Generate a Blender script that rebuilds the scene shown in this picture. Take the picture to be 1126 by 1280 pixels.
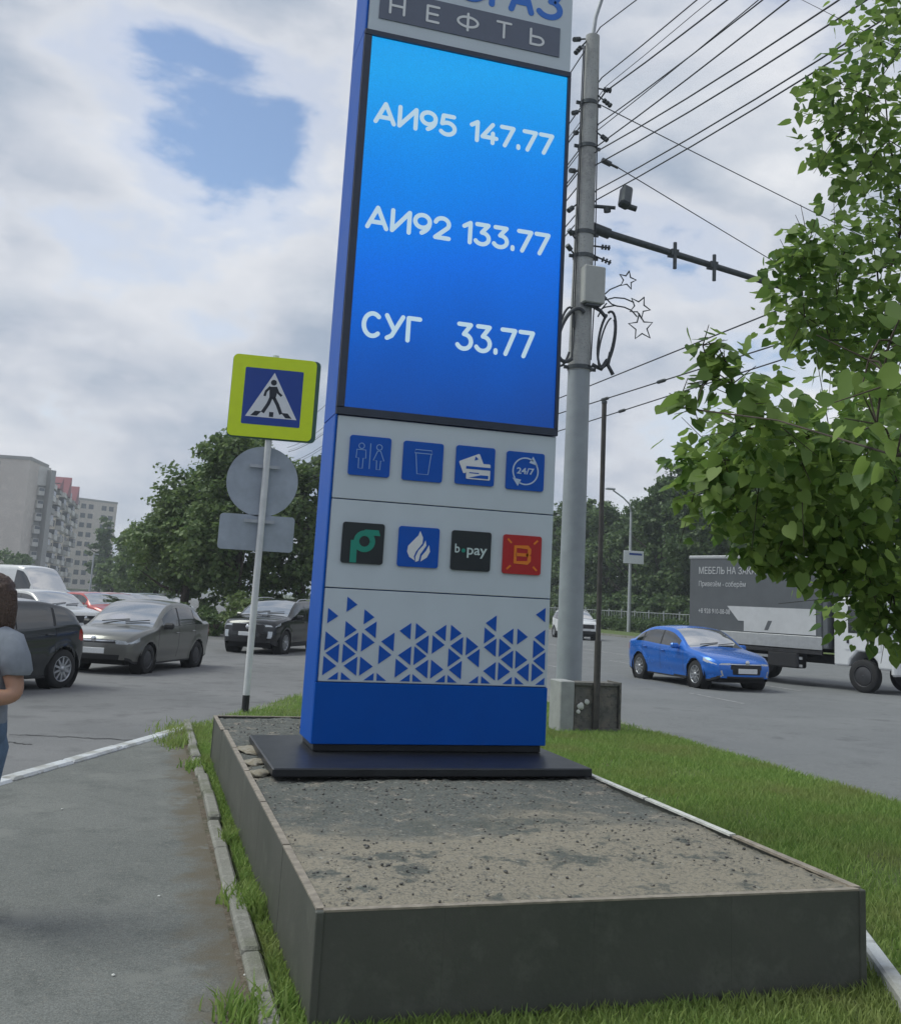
import bpy, bmesh, math, random
import numpy as np
from mathutils import Matrix, Vector
from math import sin, cos, pi, radians, sqrt, atan2

for o in list(bpy.data.objects): bpy.data.objects.remove(o, do_unlink=True)
random.seed(7); RNG = np.random.default_rng(11)
scn = bpy.context.scene
COL = scn.collection

# ------------------------------------------------------------------ camera
F_PX, CX, CY, PITCH, ROLL, YAW, CAM_H = 1286.9, 604.9, 523.4, .1773, .0505, .3039, 1.62
_fw = np.array([sin(YAW)*cos(PITCH), cos(YAW)*cos(PITCH), sin(PITCH)])
_rt = np.array([cos(YAW), -sin(YAW), 0.]); _up = np.cross(_rt, _fw)
_rt, _up = cos(ROLL)*_rt + sin(ROLL)*_up, -sin(ROLL)*_rt + cos(ROLL)*_up
cam_d = bpy.data.cameras.new('camera'); cam = bpy.data.objects.new('camera', cam_d); COL.objects.link(cam)
mw = Matrix.Identity(4)
for i in range(3):
    mw[i][0] = _rt[i]; mw[i][1] = _up[i]; mw[i][2] = -_fw[i]
mw[2][3] = CAM_H
cam.matrix_world = mw
cam_d.sensor_fit = 'VERTICAL'; cam_d.sensor_height = 36; cam_d.lens = F_PX/1280*36
cam_d.shift_x = -(CX-563)/1280; cam_d.shift_y = (CY-640)/1280
cam_d.clip_start = .05; cam_d.clip_end = 6000
scn.camera = cam
scn.render.resolution_x = 900; scn.render.resolution_y = 1024

def ray(u, v): return _fw*F_PX + _rt*(u-CX) - _up*(v-CY)
def onz(u, v, z=0.):
    d = ray(u, v); t = (z-CAM_H)/d[2]; return Vector((d[0]*t, d[1]*t, z))
def aty(u, v, Y):
    d = ray(u, v)*(Y/ray(u, v)[1]); return Vector((d[0], d[1], d[2]+CAM_H))
def atx(u, v, X):
    d = ray(u, v)*(X/ray(u, v)[0]); return Vector((d[0], d[1], d[2]+CAM_H))
def atd(u, v, D):
    d = ray(u, v)*(D/F_PX); return Vector((d[0], d[1], d[2]+CAM_H))

# ------------------------------------------------------------------ light
ZOFF = .62
SUN_AZ, SUN_EL = radians(-70), radians(55)          # azimuth from +Y towards +X
w = bpy.data.worlds.new('World'); scn.world = w; w.use_nodes = True
nt = w.node_tree; nt.nodes.clear(); N = nt.nodes.new; Lk = nt.links.new
out = N('ShaderNodeOutputWorld')
sky = N('ShaderNodeTexSky'); sky.sky_type = 'NISHITA'; sky.sun_disc = False
sky.sun_elevation = SUN_EL; sky.sun_rotation = SUN_AZ; sky.air_density = 1.0; sky.dust_density = .6; sky.ozone_density = 1.6
bg1 = N('ShaderNodeBackground'); bg1.inputs[1].default_value = .105; Lk(sky.outputs[0], bg1.inputs[0])
tc = N('ShaderNodeTexCoord'); sep = N('ShaderNodeSeparateXYZ'); Lk(tc.outputs['Generated'], sep.inputs[0])
def mth(op, a, b=None, c=None, clamp=False):
    m = N('ShaderNodeMath'); m.operation = op; m.use_clamp = clamp
    for i, x in enumerate((a, b, c)):
        if x is None: continue
        if isinstance(x, (int, float)): m.inputs[i].default_value = x
        else: Lk(x, m.inputs[i])
    return m.outputs[0]
zz = mth('ADD', mth('MAXIMUM', sep.outputs[2], 0.0), ZOFF)
comb = N('ShaderNodeCombineXYZ'); Lk(mth('DIVIDE', sep.outputs[0], zz), comb.inputs[0]); Lk(mth('DIVIDE', sep.outputs[1], zz), comb.inputs[1]); Lk(mth('MULTIPLY', sep.outputs[2], 1.5), comb.inputs[2])
def cnoise(scale, detail, rough, off, dist=0.):
    mp = N('ShaderNodeMapping'); mp.inputs['Location'].default_value = off; Lk(comb.outputs[0], mp.inputs[0])
    n = N('ShaderNodeTexNoise'); n.inputs['Scale'].default_value = scale; n.inputs['Detail'].default_value = detail
    n.inputs['Roughness'].default_value = rough; n.inputs['Distortion'].default_value = dist; Lk(mp.outputs[0], n.inputs[0]); return n.outputs[0]
SKO = (6.185, 4.845, 1.4)
n_big = cnoise(2.7, 9, .52, SKO, .1)
n_lit = cnoise(2.7, 9, .52, (SKO[0]+.02, SKO[1]-.05, SKO[2]+.13), .1)     # the same field a little towards the sun
n_fin = cnoise(7.5, 8, .6, (.3, 5., 2.), .3)
dens0 = mth('ADD', n_big, mth('MULTIPLY', mth('SUBTRACT', n_fin, .5), .17))
dens = mth('ADD', dens0, mth('MULTIPLY', mth('SUBTRACT', .30, mth('MINIMUM', mth('MAXIMUM', sep.outputs[2], 0.0), .30)), .36))
def ramp(src, stops, interp='LINEAR'):
    r = N('ShaderNodeValToRGB'); r.color_ramp.interpolation = interp
    e = r.color_ramp.elements
    while len(e) < len(stops): e.new(.5)
    for el, (p, c) in zip(e, stops):
        el.position = p; el.color = (c, c, c, 1) if isinstance(c, (int, float)) else (*c, 1)
    Lk(src, r.inputs[0]); return r.outputs[0]
cover = ramp(dens, [(0, .0), (.335, .02), (.40, .62), (.46, 1)], 'EASE')
body = ramp(dens, [(.37, (.68, .68, .70)), (.43, (.56, .58, .62)), (.49, (.43, .465, .53)), (.56, (.30, .355, .44)), (.70, (.23, .285, .375))])
edge = mth('MULTIPLY', mth('SUBTRACT', n_big, n_lit), 3.4)
mixc = N('ShaderNodeMix'); mixc.data_type = 'RGBA'; mixc.blend_type = 'MIX'
Lk(mth('ADD', edge, .06, clamp=True), mixc.inputs[0]); Lk(body, mixc.inputs[6]); mixc.inputs[7].default_value = (.77, .77, .775, 1)
bg2 = N('ShaderNodeBackground'); bg2.inputs[1].default_value = .92; Lk(mixc.outputs[2], bg2.inputs[0])
mx = N('ShaderNodeMixShader'); Lk(cover, mx.inputs[0]); Lk(bg1.outputs[0], mx.inputs[1]); Lk(bg2.outputs[0], mx.inputs[2])
Lk(mx.outputs[0], out.inputs[0])
sun_d = bpy.data.lights.new('sun', 'SUN'); sun_d.energy = 1.5; sun_d.angle = radians(30); sun_d.color = (.97, 1, .91)
sun = bpy.data.objects.new('sun', sun_d); COL.objects.link(sun)
sdir = Vector((sin(SUN_AZ)*cos(SUN_EL), cos(SUN_AZ)*cos(SUN_EL), sin(SUN_EL)))
sun.rotation_euler = sdir.to_track_quat('Z', 'Y').to_euler(); sun.location = (0, 0, 30)
vs = scn.view_settings; vs.view_transform = 'Standard'; vs.look = 'None'; vs.exposure = 0.53; vs.gamma = 1; vs.use_curve_mapping = False

# ------------------------------------------------------------------ materials
MATS = {}
def mat(name, col=(.5, .5, .5), rough=.6, metal=0., var=.12, scale=8., bump=0., bscale=60., coat=0., spec=.5, emit=None, estr=1., trans=0.):
    if name in MATS: return MATS[name]
    m = bpy.data.materials.new(name); m.use_nodes = True; MATS[name] = m
    t = m.node_tree; b = t.nodes['Principled BSDF']
    b.inputs['Roughness'].default_value = rough; b.inputs['Metallic'].default_value = metal
    b.inputs['Specular IOR Level'].default_value = spec; b.inputs['Coat Weight'].default_value = coat; b.inputs['Coat Roughness'].default_value = .06
    b.inputs['Base Color'].default_value = (*col, 1)
    if emit: b.inputs['Emission Color'].default_value = (*emit, 1); b.inputs['Emission Strength'].default_value = estr
    c = t.nodes.new('ShaderNodeTexCoord')
    if var > 0:
        n = t.nodes.new('ShaderNodeTexNoise'); n.inputs['Scale'].default_value = scale; n.inputs['Detail'].default_value = 6; n.inputs['Roughness'].default_value = .62
        t.links.new(c.outputs['Object'], n.inputs[0])
        r = t.nodes.new('ShaderNodeMapRange'); r.inputs[1].default_value = .3; r.inputs[2].default_value = .7
        r.inputs[3].default_value = 1-var; r.inputs[4].default_value = 1+var; t.links.new(n.outputs[0], r.inputs[0])
        mxn = t.nodes.new('ShaderNodeMix'); mxn.data_type = 'RGBA'; mxn.blend_type = 'MULTIPLY'; mxn.inputs[0].default_value = 1
        mxn.inputs[6].default_value = (*col, 1); t.links.new(r.outputs[0], mxn.inputs[7]); t.links.new(mxn.outputs[2], b.inputs['Base Color'])
        r2 = t.nodes.new('ShaderNodeMapRange'); r2.inputs[3].default_value = max(0, rough-.08); r2.inputs[4].default_value = min(1, rough+.08)
        t.links.new(n.outputs[0], r2.inputs[0]); t.links.new(r2.outputs[0], b.inputs['Roughness'])
    if bump > 0:
        n2 = t.nodes.new('ShaderNodeTexNoise'); n2.inputs['Scale'].default_value = bscale; n2.inputs['Detail'].default_value = 5
        t.links.new(c.outputs['Object'], n2.inputs[0])
        bp = t.nodes.new('ShaderNodeBump'); bp.inputs['Strength'].default_value = bump; bp.inputs['Distance'].default_value = .02
        t.links.new(n2.outputs[0], bp.inputs['Height']); t.links.new(bp.outputs[0], b.inputs['Normal'])
    return m

def mix_mat(name, cols, layers, rough=.9, bump=.4, bscale=90., speck=None):
    """base colour = cols[0]; each layer (scale, lo, hi, colour, detail) mixes in with a noise mask, world metres."""
    m = bpy.data.materials.new(name); m.use_nodes = True; MATS[name] = m
    t = m.node_tree; b = t.nodes['Principled BSDF']; b.inputs['Roughness'].default_value = rough; b.inputs['Specular IOR Level'].default_value = .3
    g = t.nodes.new('ShaderNodeNewGeometry'); cur = None
    for k, (sc, lo, hi, c, de) in enumerate(layers):
        mp = t.nodes.new('ShaderNodeMapping'); mp.inputs['Location'].default_value = (k*7.3, k*3.1, 0); t.links.new(g.outputs['Position'], mp.inputs[0])
        n = t.nodes.new('ShaderNodeTexNoise'); n.inputs['Scale'].default_value = sc; n.inputs['Detail'].default_value = de; n.inputs['Roughness'].default_value = .6
        t.links.new(mp.outputs[0], n.inputs[0])
        r = t.nodes.new('ShaderNodeMapRange'); r.inputs[1].default_value = lo; r.inputs[2].default_value = hi; t.links.new(n.outputs[0], r.inputs[0])
        x = t.nodes.new('ShaderNodeMix'); x.data_type = 'RGBA'
        t.links.new(r.outputs[0], x.inputs[0]); x.inputs[7].default_value = (*c, 1)
        if cur is None: x.inputs[6].default_value = (*cols, 1)
        else: t.links.new(cur, x.inputs[6])
        cur = x.outputs[2]
    if speck:
        sc, amt = speck
        v = t.nodes.new('ShaderNodeTexVoronoi'); v.inputs['Scale'].default_value = sc; t.links.new(g.outputs['Position'], v.inputs[0])
        hs = t.nodes.new('ShaderNodeSeparateColor'); t.links.new(v.outputs['Color'], hs.inputs[0])
        r = t.nodes.new('ShaderNodeMapRange'); r.inputs[3].default_value = 1-amt; r.inputs[4].default_value = 1+amt; t.links.new(hs.outputs[0], r.inputs[0])
        x = t.nodes.new('ShaderNodeMix'); x.data_type = 'RGBA'; x.blend_type = 'MULTIPLY'; x.inputs[0].default_value = 1
        t.links.new(cur, x.inputs[6]); t.links.new(r.outputs[0], x.inputs[7]); cur = x.outputs[2]
    t.links.new(cur, b.inputs['Base Color'])
    if bump:
        n2 = t.nodes.new('ShaderNodeTexNoise'); n2.inputs['Scale'].default_value = bscale; n2.inputs['Detail'].default_value = 6; t.links.new(g.outputs['Position'], n2.inputs[0])
        bp = t.nodes.new('ShaderNodeBump'); bp.inputs['Strength'].default_value = bump; bp.inputs['Distance'].default_value = .015
        t.links.new(n2.outputs[0], bp.inputs['Height']); t.links.new(bp.outputs[0], b.inputs['Normal'])
    return m

def leaf_mat(name, c0, c1, trans=.35, rough=.5):
    m = bpy.data.materials.new(name); m.use_nodes = True; MATS[name] = m
    t = m.node_tree; b = t.nodes['Principled BSDF']; b.inputs['Roughness'].default_value = rough; b.inputs['Specular IOR Level'].default_value = .35
    g = t.nodes.new('ShaderNodeNewGeometry'); oi = t.nodes.new('ShaderNodeObjectInfo')
    ad = t.nodes.new('ShaderNodeMath'); ad.operation = 'ADD'; t.links.new(g.outputs['Random Per Island'], ad.inputs[0]); t.links.new(oi.outputs['Random'], ad.inputs[1])
    fr = t.nodes.new('ShaderNodeMath'); fr.operation = 'FRACT'; t.links.new(ad.outputs[0], fr.inputs[0])
    x = t.nodes.new('ShaderNodeMix'); x.data_type = 'RGBA'; x.inputs[6].default_value = (*c0, 1); x.inputs[7].default_value = (*c1, 1)
    t.links.new(fr.outputs[0], x.inputs[0]); t.links.new(x.outputs[2], b.inputs['Base Color'])
    tr = t.nodes.new('ShaderNodeBsdfTranslucent'); t.links.new(x.outputs[2], tr.inputs[0])
    ms = t.nodes.new('ShaderNodeMixShader'); ms.inputs[0].default_value = trans
    t.links.new(b.outputs[0], ms.inputs[1]); t.links.new(tr.outputs[0], ms.inputs[2]); t.links.new(ms.outputs[0], t.nodes['Material Output'].inputs[0])
    return m

# ------------------------------------------------------------------ mesh helpers
def tag(o, label=None, cat=None, group=None, kind=None):
    if label: o['label'] = label
    if cat: o['category'] = cat
    if group: o['group'] = group
    if kind: o['kind'] = kind
    return o
def empty(name, loc=(0, 0, 0), rz=0., label=None, cat=None, group=None):
    o = bpy.data.objects.new(name, None); COL.objects.link(o); o.location = loc; o.rotation_euler = (0, 0, rz); o.empty_display_size = .2
    return tag(o, label, cat, group)
def link_mesh(name, me, m, parent=None, smooth=False, loc=None):
    o = bpy.data.objects.new(name, me); COL.objects.link(o)
    if m is not None and not me.materials: me.materials.append(m)
    if parent is not None: o.parent = parent
    if loc is not None: o.location = loc
    if smooth: me.polygons.foreach_set('use_smooth', [True]*len(me.polygons))
    return o
class MB:
    def __init__(s): s.v = []; s.f = []; s.sm = []
    def add(s, vs, fs, smooth=False):
        b = len(s.v); s.v.extend([tuple(p) for p in vs]); s.f.extend([[i+b for i in q] for q in fs]); s.sm.extend([smooth]*len(fs)); return s
    def box(s, c, d, rz=0., M=None, bev=0.):
        hx, hy, hz = d[0]/2, d[1]/2, d[2]/2
        if bev <= 0:
            ps = [Vector((x, y, z)) for z in (-hz, hz) for x, y in ((-hx, -hy), (hx, -hy), (hx, hy), (-hx, hy))]
            fs = [(3, 2, 1, 0), (4, 5, 6, 7), (0, 1, 5, 4), (1, 2, 6, 5), (2, 3, 7, 6), (3, 0, 4, 7)]
        else:
            k = min(bev, hx*.9, hy*.9, hz*.9)
            bm = bmesh.new(); bmesh.ops.create_cube(bm, size=1)
            for p in bm.verts: p.co = Vector((p.co.x*d[0], p.co.y*d[1], p.co.z*d[2]))
            bmesh.ops.bevel(bm, geom=bm.edges[:], offset=k, segments=1, affect='EDGES', profile=.7)
            bm.verts.index_update(); ps = [p.co.copy() for p in bm.verts]; fs = [[q.index for q in fc.verts] for fc in bm.faces]; bm.free()
        R = Matrix.Rotation(rz, 4, 'Z') if M is None else M
        c = Vector(c); return s.add([R @ p + c for p in ps], fs)
    def prism(s, poly, z0, z1, M=None):
        n = len(poly); M = M or Matrix.Identity(4)
        a = sum(poly[i][0]*poly[(i+1) % n][1]-poly[(i+1) % n][0]*poly[i][1] for i in range(n))
        if a < 0: poly = poly[::-1]
        vs = [M @ Vector((x, y, z0)) for x, y in poly]+[M @ Vector((x, y, z1)) for x, y in poly]
        fs = [list(range(n))[::-1], list(range(n, 2*n))]+[(i, (i+1) % n, n+(i+1) % n, n+i) for i in range(n)]
        return s.add(vs, fs)
    def stroke(s, pts, wd, z0, z1, M=None, closed=False):
        P = [Vector(p).to_2d() if len(p) == 2 else Vector(p[:2]) for p in pts]; n = len(P); L = []; Rr = []
        for i in range(n):
            a = P[(i-1) % n] if (closed or i > 0) else P[i]; b = P[(i+1) % n] if (closed or i < n-1) else P[i]
            t = (b-a); t = t.normalized() if t.length > 1e-9 else Vector((1, 0)); q = Vector((-t.y, t.x))*wd/2
            L.append(P[i]+q); Rr.append(P[i]-q)
        M = M or Matrix.Identity(4); vs = []
        for zc in (z0, z1):
            vs += [M @ Vector((p.x, p.y, zc)) for p in L]+[M @ Vector((p.x, p.y, zc)) for p in Rr]
        fs = []
        for i in range(n if closed else n-1):
            j = (i+1) % n
            fs += [(2*n+i, 3*n+i, 3*n+j, 2*n+j), (i, j, n+j, n+i), (i, 2*n+i, 2*n+j, j), (n+i, n+j, 3*n+j, 3*n+i)]
        return s.add(vs, fs)
    def tube(s, path, r, n=8, caps=True, smooth=True):
        P = [Vector(p) for p in path]; rr = r if isinstance(r, (list, tuple)) else [r]*len(P); rings = []; u = None
        for i, p in enumerate(P):
            t = (P[min(i+1, len(P)-1)]-P[max(i-1, 0)]).normalized()
            if u is None: u = t.orthogonal().normalized()
            else:
                u = (u - t*u.dot(t)); u = u.normalized() if u.length > 1e-6 else t.orthogonal().normalized()
            w_ = t.cross(u); rings.append([p+(u*cos(2*pi*k/n)+w_*sin(2*pi*k/n))*rr[i] for k in range(n)])
        vs = [q for rg in rings for q in rg]; fs = []
        for i in range(len(P)-1):
            for k in range(n): fs.append((i*n+k, i*n+(k+1) % n, (i+1)*n+(k+1) % n, (i+1)*n+k))
        s.add(vs, fs, smooth)
        if caps: s.add(rings[0], [list(range(n))[::-1]]); s.add(rings[-1], [list(range(n))])
        return s
    def lathe(s, prof, n=20, M=None, smooth=True):      # prof: (r, z) list about local z
        M = M or Matrix.Identity(4); vs = []; fs = []; m = len(prof)
        for r, z in prof:
            for k in range(n): vs.append(M @ Vector((r*cos(2*pi*k/n), r*sin(2*pi*k/n), z)))
        for i in range(m-1):
            for k in range(n): fs.append((i*n+k, i*n+(k+1) % n, (i+1)*n+(k+1) % n, (i+1)*n+k))
        return s.add(vs, fs, smooth)
    def mesh(s, name):
        me = bpy.data.meshes.new(name); me.from_pydata(s.v, [], s.f); me.polygons.foreach_set('use_smooth', s.sm); me.update(); return me
    def build(s, name, m, parent=None, loc=None):
        me = s.mesh(name)
        return link_mesh(name, me, m, parent, loc=loc)
def np_mesh(name, V, F):                                # F: (n,k) int array
    me = bpy.data.meshes.new(name); n, k = F.shape
    me.vertices.add(len(V)); me.vertices.foreach_set('co', np.ascontiguousarray(V, dtype=np.float32).ravel())
    me.loops.add(n*k); me.loops.foreach_set('vertex_index', np.ascontiguousarray(F, dtype=np.int32).ravel())
    me.polygons.add(n); me.polygons.foreach_set('loop_start', np.arange(0, n*k, k, dtype=np.int32))
    try: me.polygons.foreach_set('loop_total', np.full(n, k, dtype=np.int32))
    except Exception: pass
    me.update(calc_edges=True); me.validate(); return me
def smooth_all(o):
    o.data.polygons.foreach_set('use_smooth', [True]*len(o.data.polygons)); return o
_fontcache = {}
def text_mesh(body, box, M, bold=0., depth=.004, z0=0., keep=False):
    """text fitted into box (x0,x1,y0,y1) of the frame M (x right, y up, z out)"""
    cu = bpy.data.curves.new('lettering', 'FONT'); cu.body = body; cu.size = 1; cu.offset = bold; cu.extrude = .5; cu.resolution_u = 3
    ob = bpy.data.objects.new('lettering', cu); COL.objects.link(ob)
    dg = bpy.context.evaluated_depsgraph_get(); me = bpy.data.meshes.new_from_object(ob.evaluated_get(dg))
    bpy.data.objects.remove(ob, do_unlink=True); bpy.data.curves.remove(cu)
    me.materials.clear()
    co = np.array([v.co[:] for v in me.vertices]); a = co.min(0); b = co.max(0)
    x0, x1, y0, y1 = box
    sx = (x1-x0)/max(b[0]-a[0], 1e-6); sy = (y1-y0)/max(b[1]-a[1], 1e-6)
    if keep: sx = sy = min(sx, sy)
    out_ = []
    for c in co:
        p = M @ Vector((x0+(c[0]-a[0])*sx, y0+(c[1]-a[1])*sy, z0+(c[2]-a[2])/max(b[2]-a[2], 1e-6)*depth)); out_.append(p)
    me.vertices.foreach_set('co', np.array([p[:] for p in out_], dtype=np.float32).ravel()); me.update()
    return me
def arc(cx, cy, r, a0, a1, n=24, ry=None): return [(cx+r*cos(radians(a0+(a1-a0)*i/n)), cy+(ry or r)*sin(radians(a0+(a1-a0)*i/n))) for i in range(n+1)]
FRONT = Matrix(((1, 0, 0, 0), (0, 0, -1, 0), (0, 1, 0, 0), (0, 0, 0, 1)))     # x right, y up, z towards -Y

# ------------------------------------------------------------------ ground
ST_Z, RD_Z = -.17, -.12
m_asph = mix_mat('asphalt_road', (.160, .166, .170), [(.35, .42, .62, (.195, .201, .204), 4), (1.7, .5, .7, (.138, .142, .146), 5), (14, .45, .62, (.178, .184, .186), 4)], rough=.82, bump=.25, bscale=160, speck=(170, .16))
m_asph2 = mix_mat('asphalt_street', (.155, .157, .160), [(.3, .4, .62, (.19, .19, .192), 5), (2.2, .52, .7, (.125, .125, .128), 5)], rough=.85, bump=.25, bscale=150, speck=(160, .18))
m_walk = mix_mat('asphalt_path', (.150, .157, .148), [(.8, .4, .65, (.178, .184, .174), 5), (3.2, .5, .68, (.126, .133, .126), 5), (30, .55, .7, (.19, .188, .172), 3)], rough=.9, bump=.45, bscale=130, speck=(150, .24))
def edge_dirt(m, x0, x1, col, axis=0, sgn=1., amp=.75, nsc=2.6):
    t = m.node_tree; b = t.nodes['Principled BSDF']; src = b.inputs['Base Color'].links[0].from_socket
    g = t.nodes.new('ShaderNodeNewGeometry'); sp = t.nodes.new('ShaderNodeSeparateXYZ'); t.links.new(g.outputs['Position'], sp.inputs[0])
    n = t.nodes.new('ShaderNodeTexNoise'); n.inputs['Scale'].default_value = nsc; n.inputs['Detail'].default_value = 9; n.inputs['Roughness'].default_value = .68; t.links.new(g.outputs['Position'], n.inputs[0])
    ma = t.nodes.new('ShaderNodeMath'); ma.operation = 'MULTIPLY_ADD'; t.links.new(n.outputs[0], ma.inputs[0]); ma.inputs[1].default_value = amp; ms_ = t.nodes.new('ShaderNodeMath'); ms_.operation = 'MULTIPLY'; ms_.inputs[1].default_value = sgn; t.links.new(sp.outputs[axis], ms_.inputs[0]); t.links.new(ms_.outputs[0], ma.inputs[2])
    r = t.nodes.new('ShaderNodeMapRange'); r.inputs[1].default_value = x0; r.inputs[2].default_value = x1; t.links.new(ma.outputs[0], r.inputs[0])
    x = t.nodes.new('ShaderNodeMix'); x.data_type = 'RGBA'; t.links.new(r.outputs[0], x.inputs[0]); t.links.new(src, x.inputs[6]); x.inputs[7].default_value = (*col, 1); t.links.new(x.outputs[2], b.inputs['Base Color'])
edge_dirt(m_walk, .70, .88, (.135, .118, .088))
edge_dirt(m_walk, .585, .64, (.19, .195, .182), 0, 0., 1., 1.6)
edge_dirt(m_asph, .60, .66, (.135, .14, .143), 0, 0., 1., .7)
edge_dirt(m_asph2, .60, .66, (.13, .132, .134), 0, 0., 1., .8)
m_soil = mix_mat('soil', (.115, .092, .068), [(3, .45, .6, (.075, .075, .045), 5), (12, .45, .65, (.16, .14, .11), 5)], rough=.95, bump=.7, bscale=60, speck=(120, .25))
m_lawn = mix_mat('lawn_ground', (.11, .15, .048), [(.9, .45, .62, (.085, .125, .035), 5), (3.5, .55, .7, (.15, .135, .08), 5)], rough=.95, bump=.6, bscale=70, speck=(90, .3))
m_far = mix_mat('far_ground', (.07, .10, .035), [(.05, .4, .6, (.09, .11, .045), 4)], rough=.95, bump=0)
m_conc = mix_mat('kerb_concrete', (.235, .232, .205), [(4, .45, .65, (.22, .215, .19), 6), (18, .5, .7, (.30, .295, .265), 5), (1.3, .5, .65, (.13, .14, .09), 4)], rough=.9, bump=.5, bscale=80, speck=(200, .12))
m_white_kerb = mix_mat('kerb_whitewash', (.56, .58, .60), [(3, .46, .64, (.36, .36, .34), 6), (14, .55, .7, (.34, .33, .30), 6)], rough=.85, bump=.35, bscale=60)
def sheet(name, poly, z, m, kind='structure'):
    b = MB(); zs = z if isinstance(z, (list, tuple)) else [z]*len(poly)
    b.add([(x, y, q) for (x, y), q in zip(poly, zs)], [list(range(len(poly)))]); return tag(b.build(name, m), kind=kind)
sheet('ground', [(-2500, -2500), (2500, -2500), (2500, 2500), (-2500, 2500)], -.24, m_far)
sheet('main_road', [(6.9, -60), (30, -60), (30, 420), (6.9, 420)], RD_Z, m_asph)
b = MB(); b.add([(-140, -60, ST_Z), (3.5, -60, ST_Z), (3.5, 260, ST_Z), (-140, 260, ST_Z), (6.9, -60, RD_Z), (6.9, 260, RD_Z)], [(0, 1, 2, 3), (1, 4, 5, 2)])
tag(b.build('side_street', m_asph2), kind='structure')
LD = Vector((.41, .912)).normalized(); L0 = Vector((-1.0, 9.6)); LNn = Vector((LD.y, -LD.x))      # street edge; LNn points to the pavement side
def Lp(t, off=0.): p = L0+LD*t+LNn*off; return (p.x, p.y)
def lx(x, off=0.):
    p0 = L0+LNn*off; t = (x-p0.x)/LD.x; return (x, p0.y+LD.y*t)
b = MB(); b.prism([Lp(-19, .15), (.56, Lp(-19, .15)[1]), lx(.56, .15)], -.23, 0); tag(b.build('pavement', m_walk), kind='structure')
lawn_poly = [(.68, -8), (6.78, -8), (6.78, 19.3), (6.5, 20.6), (5.9, 21.7), (5.2, 22.1), (4.55, 21.5), lx(4.1, .02), lx(.68, .02)]
b = MB(); b.prism(lawn_poly, -.23, -.005); tag(b.build('lawn', m_lawn), kind='structure')
b = MB(); b.prism([(.545, -8), (.60, -8), (.60, 13.0), (.545, 13.0)], -.02, .004)
tag(b.build('soil_strip', m_soil), kind='structure')
# whitewashed kerb along the street
kr = empty('street_kerb', (L0.x, L0.y, 0), 0, 'whitewashed concrete kerb along the edge of the side street', 'kerb')
ang = atan2(LD.y, LD.x); t = -19.0; k = 0
while t < 13.1:
    ln = 1.0; q = LD*(t+ln/2)+LNn*.075; wtd = t < 3.85
    bb = MB(); bb.box((0, 0, 0), (ln-.012, .15, .30), bev=.02)
    o = bb.build('kerb_stone', m_white_kerb if wtd else m_conc, kr); o.location = (q.x, q.y, (-.125 if wtd else -.15)+random.uniform(-.006, .006)); o.rotation_euler = (0, random.uniform(-.006, .006), ang+random.uniform(-.008, .008))
    t += ln
# garden edging beside the plinth
er = empty('garden_edging', (.62, 5, 0), 0, 'mossy grey concrete edging stones between the path and the plinth', 'kerb')
y = -3.0
while y < 12.6:
    ln = random.choice((.98, 1.0, .82)); bb = MB(); bb.box((0, 0, 0), (.085, ln-.02, .24), bev=.014)
    o = bb.build('edging_stone', m_conc, er); o.location = (random.uniform(-.012, .012), y+ln/2-5, -.072+random.uniform(-.02, .012)); o.rotation_euler = (0, random.uniform(-.05, .03), random.uniform(-.02, .02)); y += ln
# oblique whitewashed edging by the right corner of the plinth
er2 = empty('corner_edging', (3.5, 4.4, 0), 0, 'short whitewashed edging in the grass by the front corner of the plinth', 'kerb')
a = Vector((3.95, 5.40)); d = Vector((-.31, -.65)).normalized()
for i in range(3):
    bb = MB(); bb.box((0, 0, 0), (.08, .88, .24), bev=.012); o = bb.build('edging_stone', m_white_kerb, er2); q = a+d*(.45+.9*i)
    o.location = (q.x-3.5, q.y-4.4, -.045); o.rotation_euler = (0, 0, atan2(d.y, d.x)-pi/2)
# kerbs of the main road
kr = empty('road_kerb', (6.85, 0, 0), 0, 'low grey kerb between the lawn strip and the main road', 'kerb')
for i in range(27):
    bb = MB(); bb.box((0, 0, 0), (.14, .985, .26), bev=.018); o = bb.build('kerb_stone', m_conc, kr); o.location = (0, -7.5+i, -.135+random.uniform(-.006, .006)); o.rotation_euler = (0, 0, random.uniform(-.008, .008))
b = MB(); b.prism([(30.16, -60), (46, -60), (46, 420), (30.16, 420)], -.23, 0.); tag(b.build('verge', m_lawn), kind='structure')
b = MB(); b.box((30.08, 180, -.1), (.16, 480, .24)); tag(b.build('verge_kerb', m_conc), kind='structure')
m_paint = mix_mat('road_paint', (.36, .36, .36), [(6, .42, .58, (.20, .20, .20), 6)], rough=.8, bump=0)
b = MB(); i = 0
for x in (11.75, 15.6, 22.2, 26.0):
    for kk in range(-1 if x > 20 else 2, 18):
        y0 = kk*9.+(.9 if x < 12 else 4.5)
        b.add([(x-.05, y0, RD_Z+.004), (x+.05, y0, RD_Z+.004), (x+.05, y0+2.2, RD_Z+.004), (x-.05, y0+2.2, RD_Z+.004)], [(0, 1, 2, 3)])
for x in (18.2, 18.5): b.add([(x-.06, -60, RD_Z+.004), (x+.06, -60, RD_Z+.004), (x+.06, 300, RD_Z+.004), (x-.06, 300, RD_Z+.004)], [(0, 1, 2, 3)])
tag(b.build('lane_markings', m_paint), kind='structure')
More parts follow.
